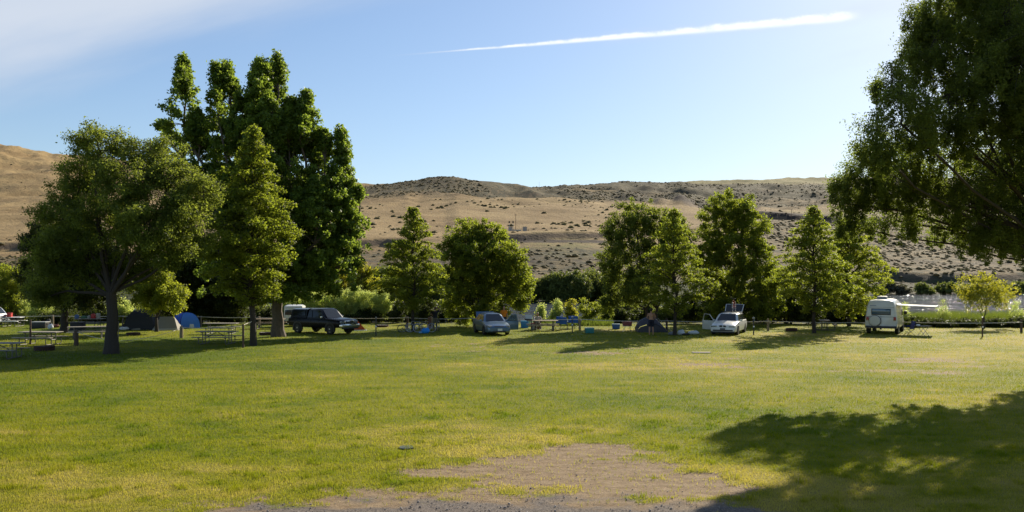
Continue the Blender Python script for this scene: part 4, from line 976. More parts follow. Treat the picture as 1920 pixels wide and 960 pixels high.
# --- blue sedan, boot and front door open
pnt = paint('slate blue paint', (.10, .16, .24), .5); pa = Vector((math.sin(R(15)), -math.cos(R(15))))
loc = gp(921, 625.5)
root = empty('sedan_car', loc, hdg(*pa), 'slate blue sedan with boot lid and one front door open', 'car')
body_loft([(-2.36, .42, .80, .78, .0), (-2.30, .26, .96, .86, .01), (-1.9, .22, 1.0, .89, .015), (-.9, .20, .97, .90, .0), (.6, .20, .95, .90, .0), (1.0, .20, .93, .90, .05), (1.6, .20, .82, .88, .07), (2.05, .20, .72, .85, .06), (2.28, .24, .64, .78, .04), (2.36, .30, .54, .66, .02)]).build('body', pnt, root, ang=30)
cabin(root, pnt, 1.15, -1.75, .38, -1.05, .93, 1.42, .80, .58, doors=(.22, .56))
for sg in (-1, 1):
    [arch(x, sg * .892, .37, sg, root) for x in (-1.38, 1.38)]
    for x in (-1.38, 1.38): wheel(root, x, sg * .80, .32, .21, sg)
    MB().box((2.14, sg * .60, .64), (.34, .36, .15), rot=(0, .25, -sg * .35), bev=.04).build('headlight', LAMP, root)
    MB().box((2.25, sg * .56, .33), (.1, .2, .09), bev=.02).build('fog_lamp', LAMP, root)
mirror(root, .86, -.86, .98, -1, pnt)
mb = MB(); mb.box((2.29, 0, .60), (.08, .66, .12), rot=(0, .15, 0), bev=.03); mb.build('grille', BLACKP, root)
MB().box((2.37, 0, .30), (.06, .9, .10), bev=.02).build('air_intake', BLACKP, root)
MB().box((2.41, .04, .415), (.02, .32, .15)).build('license_plate', PLATE, root)
MB().slab([(-1.72, -.70, 1.00), (-1.72, .70, 1.00), (-2.05, .66, 1.46), (-2.05, -.66, 1.46)], .06).build('boot_lid', pnt, root)
def open_door(root, hx, hy, ang, pnt, side, zb_=.28, belt=.92, top=1.38, ln=1.05):
    """door hinged at (hx, hy); side +1 = +y flank; swung out by ang"""
    d = empty('front_door', (hx, hy, 0), 0, None, None); d.parent = root; d.rotation_euler = (0, 0, side * -ang + PI)
    s = -side
    MB().box((ln / 2, -s * 0.0, (zb_ + belt) / 2), (ln, .10, belt - zb_), bev=.03).build('door_panel', pnt, d)
    mb = MB(); mb.tube([(.03, 0, belt), (.40, s * .02, top - .03), (.85, s * .04, top), (ln - .05, s * .02, belt)], .028, 6); mb.build('window_frame', pnt, d)
    MB().slab([(.07, .0, belt), (ln - .09, 0, belt), (.83, s * .03, top - .03), (.42, s * .02, top - .06)], .006).build('door_window', GLASSC, d, smooth=False)
    MB().box((ln * .8, side * .055, belt - .12), (.16, .03, .035), bev=.008).build('door_handle', pnt, d)
    MB().box((.16, side * .16, belt + .03), (.10, .22, .13), bev=.03).build('side_mirror', pnt, d)
m_, t = newmat('clear glass'); gl = t.n('ShaderNodeBsdfGlossy', i_Roughness=.03); tp = t.n('ShaderNodeBsdfTransparent', i_Color=(.45, .55, .6)); lw = t.n('ShaderNodeLayerWeight', i_Blend=.25)
mx = t.n('ShaderNodeMixShader'); t.t.links.new(lw.outputs['Fresnel'], mx.inputs[0]); t.t.links.new(tp.outputs[0], mx.inputs[1]); t.t.links.new(gl.outputs[0], mx.inputs[2]); finish(t, mx.outputs[0]); GLASSC = m_
open_door(root, .80, .90, R(68), pnt, 1)

# --- white wagon, front door and tailgate open, bicycle on the roof rack
pnt = paint('white paint', (.70, .70, .68), .0); az = R(14.5 + 11); pa = Vector((-math.sin(az), -math.cos(az)))
loc = gp(1367, 625)
wroot = root = empty('wagon_car', loc, hdg(*pa), 'white station wagon facing the lawn with tailgate and one front door open', 'car')
body_loft([(-2.36, .40, .88, .80, .0), (-2.30, .26, .97, .87, .01), (-1.9, .22, .98, .90, .015), (-.9, .20, .97, .90, .0), (.6, .20, .95, .90, .0), (.95, .20, .94, .90, .04), (1.6, .20, .84, .88, .07), (2.15, .20, .74, .86, .06), (2.33, .24, .66, .83, .03), (2.38, .28, .50, .80, .02)]).build('body', pnt, root, ang=30)
cabin(root, pnt, 1.00, -2.22, .30, -1.75, .93, 1.42, .81, .62, doors=(.28, .50, .73))
for sg in (-1, 1):
    [arch(x, sg * .892, .37, sg, root) for x in (-1.42, 1.42)]
    for x in (-1.42, 1.42): wheel(root, x, sg * .80, .32, .21, sg)
    MB().box((2.34, sg * .60, .62), (.06, .40, .13), bev=.025).build('headlight', LAMP, root)
    MB().box((2.36, sg * .13, .63), (.07, .19, .13), bev=.03).build('grille', BLACKP, root)
    MB().tube([(.15, sg * .50, 1.44), (.05, sg * .50, 1.50), (-1.5, sg * .50, 1.50), (-1.6, sg * .50, 1.44)], .018, 6).build('roof_rail', BLACKP, root)
for x in (-.15, -1.1): MB().box((x, 0, 1.52), (.07, 1.16, .035), bev=.012).build('roof_bar', BLACKP, root)
mirror(root, .78, .86, .98, 1, pnt)
MB().box((2.39, 0, .345), (.03, 1.35, .09), bev=.01).build('air_intake', BLACKP, root)
MB().box((2.40, 0, .22), (.06, 1.6, .10), bev=.02).build('front_lip', BLACKP, root)
MB().box((2.42, 0, .44), (.02, .34, .12)).build('license_plate', mat('dark plate', (.10, .10, .12), .5), root)
tg = MB().slab([(-1.78, -.62, 1.44), (-1.78, .62, 1.44), (-2.42, .66, 1.98), (-2.42, -.66, 1.98)], .05).build('tailgate', pnt, root)
MB().slab([(-1.80, -.57, 1.455), (-1.80, .57, 1.455), (-2.39, .61, 1.952), (-2.39, -.61, 1.952)], .055).build('tailgate_window', GLASS, tg)
open_door(root, .72, -.90, R(62), pnt, -1)

# --- camper van seen from behind
pnt = paint('cream paint', (.62, .61, .55), .0); az = R(31); pa = Vector((math.sin(az), math.cos(az)))
loc = gp(1652, 627) + Vector((pa.x, pa.y, 0)) * 2.55
root = empty('camper_van', loc, hdg(*pa), 'cream high-topped camper van seen from behind, awning out on its right', 'van')
W2 = 1.04
def vsec(x, w_, zt=2.38, wtp=.80, zb_=.42):
    half = [(0, zb_), (w_ * .94, zb_), (w_, zb_ + .15), (w_ * 1.0, .95), (w_ * .965, 1.25), (w_ * .90, 1.78), (w_ * .885, 1.90), (wtp * w_, zt - .16), (wtp * w_ * .86, zt - .03), (wtp * w_ * .5, zt + .02), (0, zt + .03)]
    return [(x, y, z) for y, z in half] + [(x, -y, z) for y, z in half[-2:0:-1]]
mb = MB(); mb.loft([vsec(-2.58, W2 * .93, 2.28), vsec(-2.54, W2 * .985, 2.36), vsec(-2.3, W2, 2.40), vsec(.4, W2, 2.42), vsec(1.1, W2, 2.36), vsec(1.45, W2, 1.90, .82), vsec(2.0, W2 * .98, 1.28, .9), vsec(2.5, W2 * .93, 1.12, .9), vsec(2.62, W2 * .86, 1.0, .9, .5)]); mb.build('body', pnt, root, ang=28)
def rpanel(nm, y0, y1, z0, z1, mt, x=-2.60, th=.02, bev=.01):
    return MB().box((x, (y0 + y1) / 2, (z0 + z1) / 2), (th, y1 - y0, z1 - z0), bev=bev).build(nm, mt, root)
rpanel('window_frame', -.62, .62, 1.36, 1.80, BLACKP, x=-2.585, th=.03)
rpanel('rear_window', -.57, .57, 1.40, 1.76, mat('blue tinted glass', (.03, .09, .16), .08, spec=.9), x=-2.60)
rpanel('license_plate', -.22, .14, .55, .70, PLATE, x=-2.60)
rpanel('door_seam', -.006, .006, .60, 1.33, BLACKP, x=-2.585, th=.012, bev=0)
rpanel('trim_strip', -.93, .93, 1.215, 1.24, BLACKP, x=-2.572, th=.03, bev=.004)
rpanel('roof_seam', -.84, .84, 1.885, 1.905, mat('grey trim', (.25, .25, .25), .5), x=-2.575, th=.03, bev=.004)
rpanel('lettering', .30, .72, 1.985, 2.02, mat('blue lettering', (.08, .12, .25), .5), x=-2.585, th=.03, bev=.004)
for sg in (-1, 1):
    f = MB().box((-2.585, sg * .87, 1.09), (.05, .17, .26), bev=.015).build('tail_light', REDL, root)
    MB().box((-2.60, sg * .87, 1.0), (.035, .13, .05)).build('reversing_lens', LAMP, f)
    [arch(x, sg * 1.035, .42, sg, root) for x in (-1.55, 1.75)]
    for x in (-1.55, 1.75): wheel(root, x, sg * .92, .37, .25, sg)
    MB().box((1.35, sg * 1.20, 1.42), (.10, .22, .26), bev=.03).build('side_mirror', BLACKP, root)
    MB().box((1.0, sg * 1.028, 1.45), (.75, .02, .42), bev=.01).build('side_window', GLASS, root)
n = 24; mb = MB(); mb.loft([[(x, .38 + q * math.cos(2 * PI * i / n), .95 + q * math.sin(2 * PI * i / n)) for i in range(n)] for x, q in ((-2.60, .36), (-2.80, .37), (-2.85, .33), (-2.865, .2), (-2.87, .05))])
MB().tube([(-2.58, .38, .95), (-2.70, .38, .95)], .395, 24).build('spare_tyre', BLACKR, root)
mb.build('spare_wheel_cover', mat('cream vinyl', (.60, .58, .50), .55), root)
MB().box((-2.66, 0, .52), (.18, 2.02, .15), bev=.03).build('rear_bumper', DKMET, root)
mb = MB().box((-2.75, 0, .40), (.3, .1, .08), bev=.01); mb.ball((-2.9, 0, .43), .04, 8); mb.build('tow_bar', DKMET, root)
MB().tube([(-2.0, .4, .35), (-2.7, .4, .33)], .035, 8).build('exhaust_pipe', DKMET, root)
MB().box((-1.35, .05, 2.53), (.75, .62, .24), bev=.05).build('roof_vent', mat('grey vent', (.30, .30, .30), .6), root)
MB().tube([(-1.9, -.90, 2.05), (1.0, -.90, 2.05)], .07, 10).build('awning_case', WHITEP, root)
aw = MB().slab([(-1.9, -.95, 2.05), (1.0, -.95, 2.05), (1.0, -3.30, 1.97), (-1.9, -3.30, 1.97)], .03).build('awning', mat('awning fabric', (.62, .60, .55), .8, trans=.15), root)
MB().tube([(-1.9, -3.32, 1.97), (1.0, -3.32, 1.97)], .035, 8).build('awning_rail', WHITEP, aw)
MB().tube([(-1.85, -1.03, 1.10), (-1.85, -2.9, 1.96)], .018, 6).build('awning_strut', GALV, root)
MB().tube([(.95, -1.03, 1.10), (.95, -2.9, 1.96)], .018, 6).build('awning_strut', GALV, root)

# --- silver car cut by the left edge, white trailer behind the pickup
pnt = paint('silver paint', (.42, .43, .45), .7)
root = empty('silver_minivan', gd(-48, 65), R(180), 'silver car mostly cut off by the left edge, its rear showing', 'car')
body_loft([(-2.3, .45, .95, .80, .0), (-2.25, .30, 1.02, .87, .01), (-1.0, .24, 1.02, .91, .0), (.8, .24, 1.0, .91, .0), (1.3, .24, .98, .9, .04), (2.0, .24, .84, .86, .05), (2.3, .3, .66, .74, .03)]).build('body', pnt, root, ang=30)
cabin(root, pnt, 1.45, -2.2, .6, -1.75, .99, 1.62, .84, .68, doors=(.3, .6))
for sg in (-1, 1):
    [arch(x, sg * .90, .37, sg, root) for x in (-1.35, 1.4)]
    for x in (-1.35, 1.4): wheel(root, x, sg * .81, .33, .22, sg)
    MB().box((-2.27, sg * .76, .90), (.08, .14, .30), bev=.02).build('tail_light', REDL, root)
MB().box((-2.32, 0, .48), (.14, 1.7, .2), bev=.04).build('rear_bumper', pnt, root)
root = empty('camping_trailer', gd(553, 66), R(5), 'white-topped trailer partly hidden behind the pickup, beside the cottonwood trunk', 'trailer')
mb = MB(); mb.box((0, 0, 1.0), (1.5, 1.6, 1.1), bev=.10); mb.build('body', paint('trailer white', (.72, .72, .70), 0), root)
mb = MB(); mb.loft([[(-.75 + a, -.8 + a, z), (.75 - a, -.8 + a, z), (.75 - a, .8 - a, z), (-.75 + a, .8 - a, z)] for a, z in ((0, 1.54), (.04, 1.66), (.22, 1.76))]); mb.build('roof', paint('trailer white', (.72, .72, .70), 0), root)
for sg in (-1, 1): wheel(root, 0, sg * .84, .30, .18, sg)
MB().box((-.2, -.806, 1.15), (.9, .02, .4), bev=.01).build('side_window', GLASS, root)
MB().tube([(-.7, 0, .5), (-1.4, 0, .45)], .04, 8).build('tow_bar', DKMET, root)

# ------------------------------------------------------------------ bicycles
def bicycle(name, loc, rz, tilt, label, col, parent_z=0, group='bicycles leaning by the linden'):
    root = empty(name, loc, rz, label, 'bicycle', group); root.rotation_euler = (tilt, 0, rz); fm = paint(col[0], col[1], .1)
    for x in (-.52, .53):
        wh = empty('wheel', (x, 0, .34), 0, None, None); wh.parent = root; n = 24
        pr = [(.335 + .022 * math.cos(a), .022 * math.sin(a)) for a in [2 * PI * k / 6 for k in range(6)]]
        rg = [[(q * math.cos(2 * PI * i / n), yy_, q * math.sin(2 * PI * i / n)) for q, yy_ in pr] for i in range(n)]; rg.append(rg[0])
        MB().loft(rg, caps=False).build('tyre', BLACKR, wh)
        pr = [(.300, -.012), (.314, -.012), (.314, .012), (.300, .012)]; rg = [[(q * math.cos(2 * PI * i / n), yy_, q * math.sin(2 * PI * i / n)) for q, yy_ in pr] for i in range(n)]; rg.append(rg[0])
        mb = MB().loft(rg, caps=False); mb.tube([(0, -.05, 0), (0, .05, 0)], .02, 8)
        mb.build('rim', ALLOY, wh); mb = MB()
        for k in range(16): a = 2 * PI * k / 16; mb.tube([(0, .02 * (-1) ** k, 0), (.305 * math.cos(a), 0, .305 * math.sin(a))], .0022, 3)
        mb.build('spokes', CHROME, wh)
    mb = MB(); bb = (-.08, 0, .30); st = (-.22, 0, .78); ht = (.36, 0, .80); hb = (.40, 0, .66)
    mb.tube([bb, st], .016, 8); mb.tube([st, ht], .015, 8); mb.tube([bb, hb], .018, 8); mb.tube([ht, hb], .018, 8)
    for sg in (-1, 1): mb.tube([(-.52, sg * .06, .34), (-.1, sg * .03, .30)], .009, 6); mb.tube([(-.52, sg * .06, .34), (-.21, sg * .02, .74)], .008, 6)
    mb.build('frame', fm, root)
    mb = MB()
    for sg in (-1, 1): mb.tube([(.53, sg * .055, .34), (.42, sg * .05, .62), (.405, 0, .66)], .011, 6)
    mb.build('fork', fm, root)
    MB().tube([ht, (.345, 0, .90), (.39, 0, .94), (.39, -.1, .95), (.34, -.29, .96)], .012, 6).build('handlebar', DKMET, root)
    MB().tube([(.39, 0, .94), (.39, .1, .95), (.34, .29, .96)], .012, 6).build('handlebar', DKMET, root)
    mb = MB(); mb.tube([st, (-.25, 0, .90)], .012, 6); mb.loft([[(-.38, -.07, .91), (-.38, .07, .91), (-.38, .05, .94), (-.38, -.05, .94)], [(-.25, -.05, .91), (-.25, .05, .91), (-.25, .035, .935), (-.25, -.035, .935)], [(-.11, -.015, .91), (-.11, .015, .91), (-.11, .01, .925), (-.11, -.01, .925)]]); mb.build('saddle', BLACKP, root)
    mb = MB(); mb.tube([(-.08, -.09, .30), (-.08, .09, .30)], .014, 6)
    for sg in (-1, 1): mb.tube([(-.08, sg * .09, .30), (-.08 + sg * .12, sg * .09, .30 - sg * .12)], .010, 6); mb.box((-.08 + sg * .12, sg * .14, .30 - sg * .12), (.09, .08, .02))
    mb.build('crankset', DKMET, root)
    return root
bicycle('bicycle', gp(796, 623.4), R(8), R(-12), 'bicycle standing behind the bright blue bag, its round wheel clearly seen', ('black bike paint', (.03, .03, .035)))
bicycle('bicycle', gp(782, 622.8), R(195), R(10), 'silver-handled bicycle leaning against the linden trunk from the right', ('grey bike paint', (.3, .3, .32)))
bicycle('bicycle', gp(768, 623), R(12), R(-38), 'bicycle slumped low on the left side of the linden trunk', ('dark red bike paint', (.14, .03, .02)))
f = Vector((pa.x, pa.y, 0))
waz = R(25.5); fw = Vector((-math.sin(waz), -math.cos(waz), 0)); lf = Vector((-fw.y, fw.x, 0))
bp_ = gp(1367, 625) + fw * (-.62) + lf * .22 + Vector((0, 0, 1.545))
bicycle('bicycle', bp_, hdg(fw.x, fw.y), 0, 'red and white bicycle standing upright on the wagon roof rack', ('red bike paint', (.45, .03, .02)), group=None)

# ------------------------------------------------------------------ tents
def fabric(name, c, tr=.12): return mat(name, c, .7, var=.10, scale=3, trans=tr)
def dome_tent(name, loc, rz, rx, ry, h, panels, label, seed=0, door=True, sub=5):
    """two crossing poles: a four-cornered dome; panels: material per quarter"""
    root = empty(name, loc, rz, label, 'tent'); n = 8; rng_ = random.Random(seed)
    cor = [(rx, ry), (-rx, ry), (-rx, -ry), (rx, -ry)]
    def edge(c, f):  # point along pole from corner c (f=0) to the top (f=1)
        r_ = 1 - f; return Vector((c[0] * math.cos(f * PI / 2) ** .75 if f < 1 else 0, c[1] * math.cos(f * PI / 2) ** .75 if f < 1 else 0, h * math.sin(f * PI / 2) ** .9))
    for k in range(4):
        c0, c1 = cor[k], cor[(k + 1) % 4]; rings = []
        for i in range(n + 1):
            f = i / n; a, b_ = edge(c0, f), edge(c1, f); row = []
            for j in range(n + 1):
                g_ = j / n; p = a.lerp(b_, g_); s_ = math.sin(PI * g_) * math.cos(f * PI / 2)
                p = p * (1 - .0) ; p.x *= 1 - .05 * s_; p.y *= 1 - .05 * s_; p.z -= .05 * s_ * math.sin(f * PI) + rng_.uniform(-.008, .008); p.z = max(p.z, -.02); row.append(p)
            rings.append(row)
        vs = [p for r_ in rings for p in r_]; fs = [(i * (n + 1) + j, i * (n + 1) + j + 1, (i + 1) * (n + 1) + j + 1, (i + 1) * (n + 1) + j) for i in range(n) for j in range(n)]
        MB().add(vs, fs).build('tent_panel', panels[k], root, ang=50)
    for a_, b_ in ((0, 2), (1, 3)):
        P = [edge(cor[a_], i / 8) * 1.012 for i in range(9)] + [edge(cor[b_], i / 8) * 1.012 for i in range(7, -1, -1)]
        MB().tube(P, .014, 6).build('tent_pole', DKMET, root)
    return root
blue1 = fabric('blue nylon', (.05, .20, .80), .45); blue_lit = fabric('blue nylon painted sunlit', (.16, .42, .95), .5); navy = fabric('navy nylon', (.015, .02, .06))  # second blue is the same nylon with sunlight put into its colour
rt = dome_tent('dome_tent', gp(348, 614.5), R(48), .80, .80, 1.22, [blue_lit, blue1, blue_lit, blue_lit], 'bright blue dome tent with its right side coloured paler as if sunlit')
MB().slab([(-.78, .22, .40), (-.78, -.28, .40), (-.66, -.22, .60), (-.66, .18, .60)], .01).build('mesh_window', navy, rt)
MB().slab([(-.1, -.83, .03), (.3, -.83, .03), (.25, -.80, .32), (-.05, -.80, .32)], .01).build('door_flap', WHITEP, rt)
dk = fabric('charcoal nylon', (.018, .020, .030), .05); tan = fabric('grey tan nylon', (.28, .26, .22), .25)
rt = dome_tent('dome_tent', gd(268, 61.5), R(8), 1.05, .95, 1.55, [dk, dk, dk, dk], 'large charcoal dome tent with a sloping porch, behind the small maple', 3)
MB().slab([(-.95, -.9, 0), (-.95, -.1, .05), (-.85, -.05, 1.0), (-.75, -.45, 1.2)], .012).build('porch_flap', dk, rt)
mb = MB(); mb.slab([(-1.55, -.95, 0), (-.9, -.95, 0), (-.72, -.60, 1.0)], .012); mb.build('porch', dk, rt)
MB().slab([(-.55, -.92, .02), (.1, -.92, .02), (.05, -.86, .28), (-.5, -.86, .28)], .008).build('ground_flap', tan, rt)
MB().tube([(-.75, -.1, 1.30), (-.6, 0, 1.52), (-.3, .1, 1.60)], .05, 8).build('roof_vent', WHITEP, rt)
root = empty('ridge_tent', gd(315, 61), R(5), 'pale grey-tan ridge tent between the charcoal dome tent and the blue dome tent', 'tent')
mb = MB(); mb.add([(-.95, -.7, 0), (.95, -.7, 0), (.45, 0, 1.02), (-.55, 0, 1.0), (-.95, .7, 0), (.95, .7, 0)], [(0, 1, 2, 3), (5, 4, 3, 2), (0, 3, 4), (1, 5, 2)]); mb.build('fly', tan, root, smooth=False)
MB().slab([(-.9, -.74, 0), (.93, -.74, 0), (.86, -.66, .16), (-.88, -.66, .12)], .01).build('skirt', fabric('cream nylon', (.5, .45, .36)), root)
MB().tube([(.46, 0, 1.03), (.46, 0, 0)], .015, 6).build('tent_pole', GALV, root)
# grey tent with the shirtless man
gr = fabric('slate nylon', (.075, .070, .085), .15); gr2 = fabric('dark slate nylon', (.045, .045, .055), .1); tp_ = gp(1222, 622)
root = empty('pitched_tent', tp_, R(0), 'half pitched slate grey tent in front of the shirtless man', 'tent')
prof = [(-1.08, 0), (-1.12, .45), (-.95, .78), (-.55, 1.02), (-.1, 1.14), (.12, 1.12), (.35, .95), (.95, .25), (1.12, 0)]
rings = []
for j, (yo, sc_) in enumerate(((-.75, .55), (-.60, .86), (-.2, 1.0), (.3, .98), (.7, .72), (.85, .45))):
    rings.append([(x, yo, z * sc_) for x, z in prof])
mb = MB(); mb.loft(rings, close=False, caps=False); mb.add([(x, -.78, z * .5) for x, z in prof], [tuple(range(len(prof)))]); mb.build('fly', gr, root, ang=60)
mb = MB(); mb.slab([(.16, -.70, .62), (.98, -.82, .0), (.25, -.84, 0)], .012); mb.build('side_panel', gr2, root)
MB().tube([(-1.1, -.2, .0), (-1.1, -.2, .45), (-.95, -.2, .80), (-.5, -.2, 1.05), (-.1, -.2, 1.165), (.14, -.2, 1.15), (1.12, -.2, 0)], .012, 6).build('tent_pole', GALV, root)
mb = MB(); mb.tube([(.35, -.5, 1.02), (1.45, -.3, .02)], .012, 5); mb.build('guy_line', ROPE, root)
# orange tent behind the pickup nose
og = fabric('orange nylon', (.55, .13, .03), .3)
root = empty('ridge_tent', gd(671, 60.6), R(20), 'small orange tent peeping out in front of the pickup bumper', 'tent')
mb = MB(); mb.add([(-.75, -.5, 0), (.55, -.55, 0), (-.05, 0, .75), (-.6, .5, 0), (.6, .5, 0), (-.25, .05, .74)], [(0, 1, 2, 5), (1, 4, 2), (4, 3, 5, 2), (3, 0, 5)]); mb.build('fly', og, root, smooth=False)
MB().slab([(-.5, -.55, 0), (.6, -.60, 0), (.58, -.50, .05), (-.5, -.5, .05)], .01).build('skirt', WHITEP, root)
MB().tube([(-.05, 0, .0), (-.05, 0, .78)], .012, 6).build('tent_pole', GALV, root)

# ------------------------------------------------------------------ camp furniture and goods
def folding_chair(loc, rz, label, m1, group=None):
    root = empty('folding_chair', loc, rz, label, 'folding chair', group)
    MB().box((0, 0, .44), (.52, .46, .03), rot=(R(4), 0, 0), bev=.01).build('seat', m1, root)
    MB().slab([(-.27, .22, .46), (.27, .22, .46), (.27, .34, .98), (-.27, .34, .98)], .02).build('backrest', m1, root)
    for s in (-1, 1):
        mb = MB(); mb.tube([(s * .27, -.26, 0), (s * .27, .24, .46), (s * .27, .35, .99)], .012, 6); mb.tube([(s * .27, .30, 0), (s * .27, -.24, .44), (s * .27, -.24, .64)], .012, 6); mb.build('leg_frame', DKMET, root)
        MB().box((s * .29, -.02, .65), (.06, .50, .025), bev=.008).build('armrest', m1, root)
    MB().tube([(-.27, -.26, .01), (.27, .28, .42)], .01, 5).build('crossbar', DKMET, root)
    MB().tube([(.27, -.26, .01), (-.27, .28, .42)], .01, 5).build('crossbar', DKMET, root)
    return root
cb = fabric('blue canvas', (.03, .12, .42)); cn = fabric('navy canvas', (.02, .04, .22))
GC = 'blue folding chairs at the gear-laden picnic table'
folding_chair(gp(1046, 616.5), R(200), 'leftmost of the blue folding chairs right of the gear-laden table', cb, GC)
folding_chair(gp(1057, 618.5), R(170), 'second blue folding chair, left of the spigot post', cb, GC)
folding_chair(gp(1070, 615.5), R(190), 'blue folding chair standing behind the spigot post', cb, GC)
folding_chair(gp(1081, 616), R(150), 'rightmost blue folding chair, beside the pale fence post', cb, GC)
folding_chair(gp(1704, 629), R(215), 'dark blue folding chair beside the camper van', cn)
root = empty('folding_table', gp(1731, 630), R(12), 'small folding table with crossed legs right of the dark blue chair', 'folding table')
MB().box((0, 0, .68), (.95, .55, .035), bev=.01).build('tabletop', WOODG, root)
for s in (-1, 1): 
    MB().tube([(-.30, s * .2, 0), (.30, s * .2, .66)], .014, 6).build('leg', GALV, root); MB().tube([(.30, s * .2, 0), (-.30, s * .2, .66)], .014, 6).build('leg', GALV, root)
tt2 = gp(1731, 630); tag(MB().box((0, 0, .05), (.22, .15, .1), bev=.02).build('bowl', WHITEP, None, loc=(tt2.x - .35, tt2.y, .70)), 'white bowl on the small folding table beside the camper van', 'bowl')
def tote(loc, rz, size, label, mt, lid, name='storage_tote', cat='storage box', handle=True):
    root = empty(name, loc, rz, label, cat); x, y, z = size
    MB().box((0, 0, z * .45), (x * .94, y * .92, z * .9), taper=1.06, bev=.02).build('tub', mt, root)
    MB().box((0, 0, z * .95), (x * 1.04, y * 1.04, z * .12), bev=.02).build('lid', lid, root)
    if handle:
        for s in (-1, 1): MB().box((s * x * .53, 0, z * .72), (.03, y * .35, .05), bev=.01).build('handle', mt, root)
    return root
tote(gp(1105, 624.5), R(8), (.62, .42, .38), 'teal plastic tote with a pale lid standing alone on the grass', mat('teal plastic', (.03, .20, .20), .5), mat('pale teal plastic', (.35, .52, .50), .5))
tote(gp(1155, 617), R(-5), (.60, .42, .40), 'blue tote in the shade left of the red cooler', mat('blue plastic', (.03, .10, .25), .5), mat('pale blue plastic', (.2, .3, .4), .5))
q = gp(1176, 622); root = empty('camp_stand', q, R(4), 'folding steel stand carrying the dull red cooler left of the grey tent', 'stand')
mb = MB(); mb.box((0, 0, .42), (.72, .42, .03)); mb.build('top', GALV, root)
for sx in (-1, 1):
    for sy in (-1, 1): MB().tube([(sx * .30, sy * .18, 0), (sx * .16, sy * .18, .41)], .015, 6).build('leg', GALV, root)
tote(q + Vector((0, 0, .437)), R(4), (.66, .38, .32), 'dull red cooler on a steel stand left of the grey tent', mat('dull red plastic', (.22, .05, .045), .5), mat('dull red lid', (.30, .09, .08), .5), 'cooler_box', 'cooler')
tote(gd(75, 63), R(3), (1.15, .7, .52), 'dark pet carrier with a grey top on the grass left of the pale fence post', BLACKP, mat('grey plastic', (.32, .33, .33), .6), 'pet_carrier', 'pet carrier')
def bag(loc, size, label, mt, seed, name='bag', cat='bag', rz=0):
    rng_ = random.Random(seed); mb = MB()
    mb.ball((0, 0, size[2] * .42), (size[0] / 2, size[1] / 2, size[2] * .5), 14); mb.ball((size[0] * .18, 0, size[2] * .62), (size[0] * .26, size[1] * .3, size[2] * .36), 10)
    mb.ball((-size[0] * .2, size[1] * .05, size[2] * .3), (size[0] * .32, size[1] * .38, size[2] * .36), 10)
    mb.v = [(x + rng_.uniform(-.04, .04) * size[0], y + rng_.uniform(-.04, .04) * size[1], max(-.01, z + rng_.uniform(-.05, .05) * size[2])) for x, y, z in mb.v]
    mb.tube([(size[0] * .1, 0, size[2] * .85), (size[0] * .16, 0, size[2] * 1.02), (size[0] * .28, .02, size[2] * .85)], .012, 5)
    return tag(mb.build(name, mt, None, loc=loc, rz=rz, ang=25), label, cat)
wb = mat('white nylon', (.62, .63, .65), .6, var=.2, scale=5, bump=.5); db = mat('dark nylon', (.03, .03, .035), .7, var=.3)
bag(gp(798, 625), (.58, .40, .42), 'bright blue bag lying in front of the standing bicycle', mat('bright blue nylon', (.01, .25, .75), .5), 1)
bag(gp(789, 625), (.30, .25, .14), 'small flat pale blue bag beside the bright blue bag', mat('pale blue nylon', (.2, .4, .6), .6), 2)
bag(gp(1259, 628), (.45, .40, .24), 'grey bundle on the grass left of the slender linden trunk', mat('grey nylon', (.20, .20, .22), .7), 3, 'bundle')
bag(gp(1277, 628), (.50, .40, .38), 'white and dark crumpled bag just right of the slender linden trunk', wb, 4)
bag(gp(1286, 628.5), (.55, .35, .16), 'flat black bag between the two white bundles left of the wagon door', db, 5)
bag(gp(1300, 627), (.80, .45, .28), 'wide white bundle of bedding left of the open wagon door', wb, 6, 'bedding_bundle', 'bedding')
bag(gd(95, 62), (.42, .35, .42), 'white plastic bag standing on the grass right of the dark pet carrier', wb, 7)
bag(gd(91, 65), (.40, .3, .66), 'black rucksack behind the white plastic bag at the left', db, 8, 'rucksack', 'rucksack')
bag(gd(105, 64), (.55, .3, .28), 'reddish duffel beside the black rucksack', mat('red brown nylon', (.22, .07, .05), .7), 9, 'duffel_bag')
bag(gd(243, 63), (.40, .35, .75), 'red bag standing left of the charcoal dome tent', mat('red nylon', (.45, .02, .02), .6), 10)
bag(gd(233, 60.5), (.75, .45, .30), 'white and red gear heap left of the charcoal dome tent', wb, 11, 'gear_heap', 'gear')
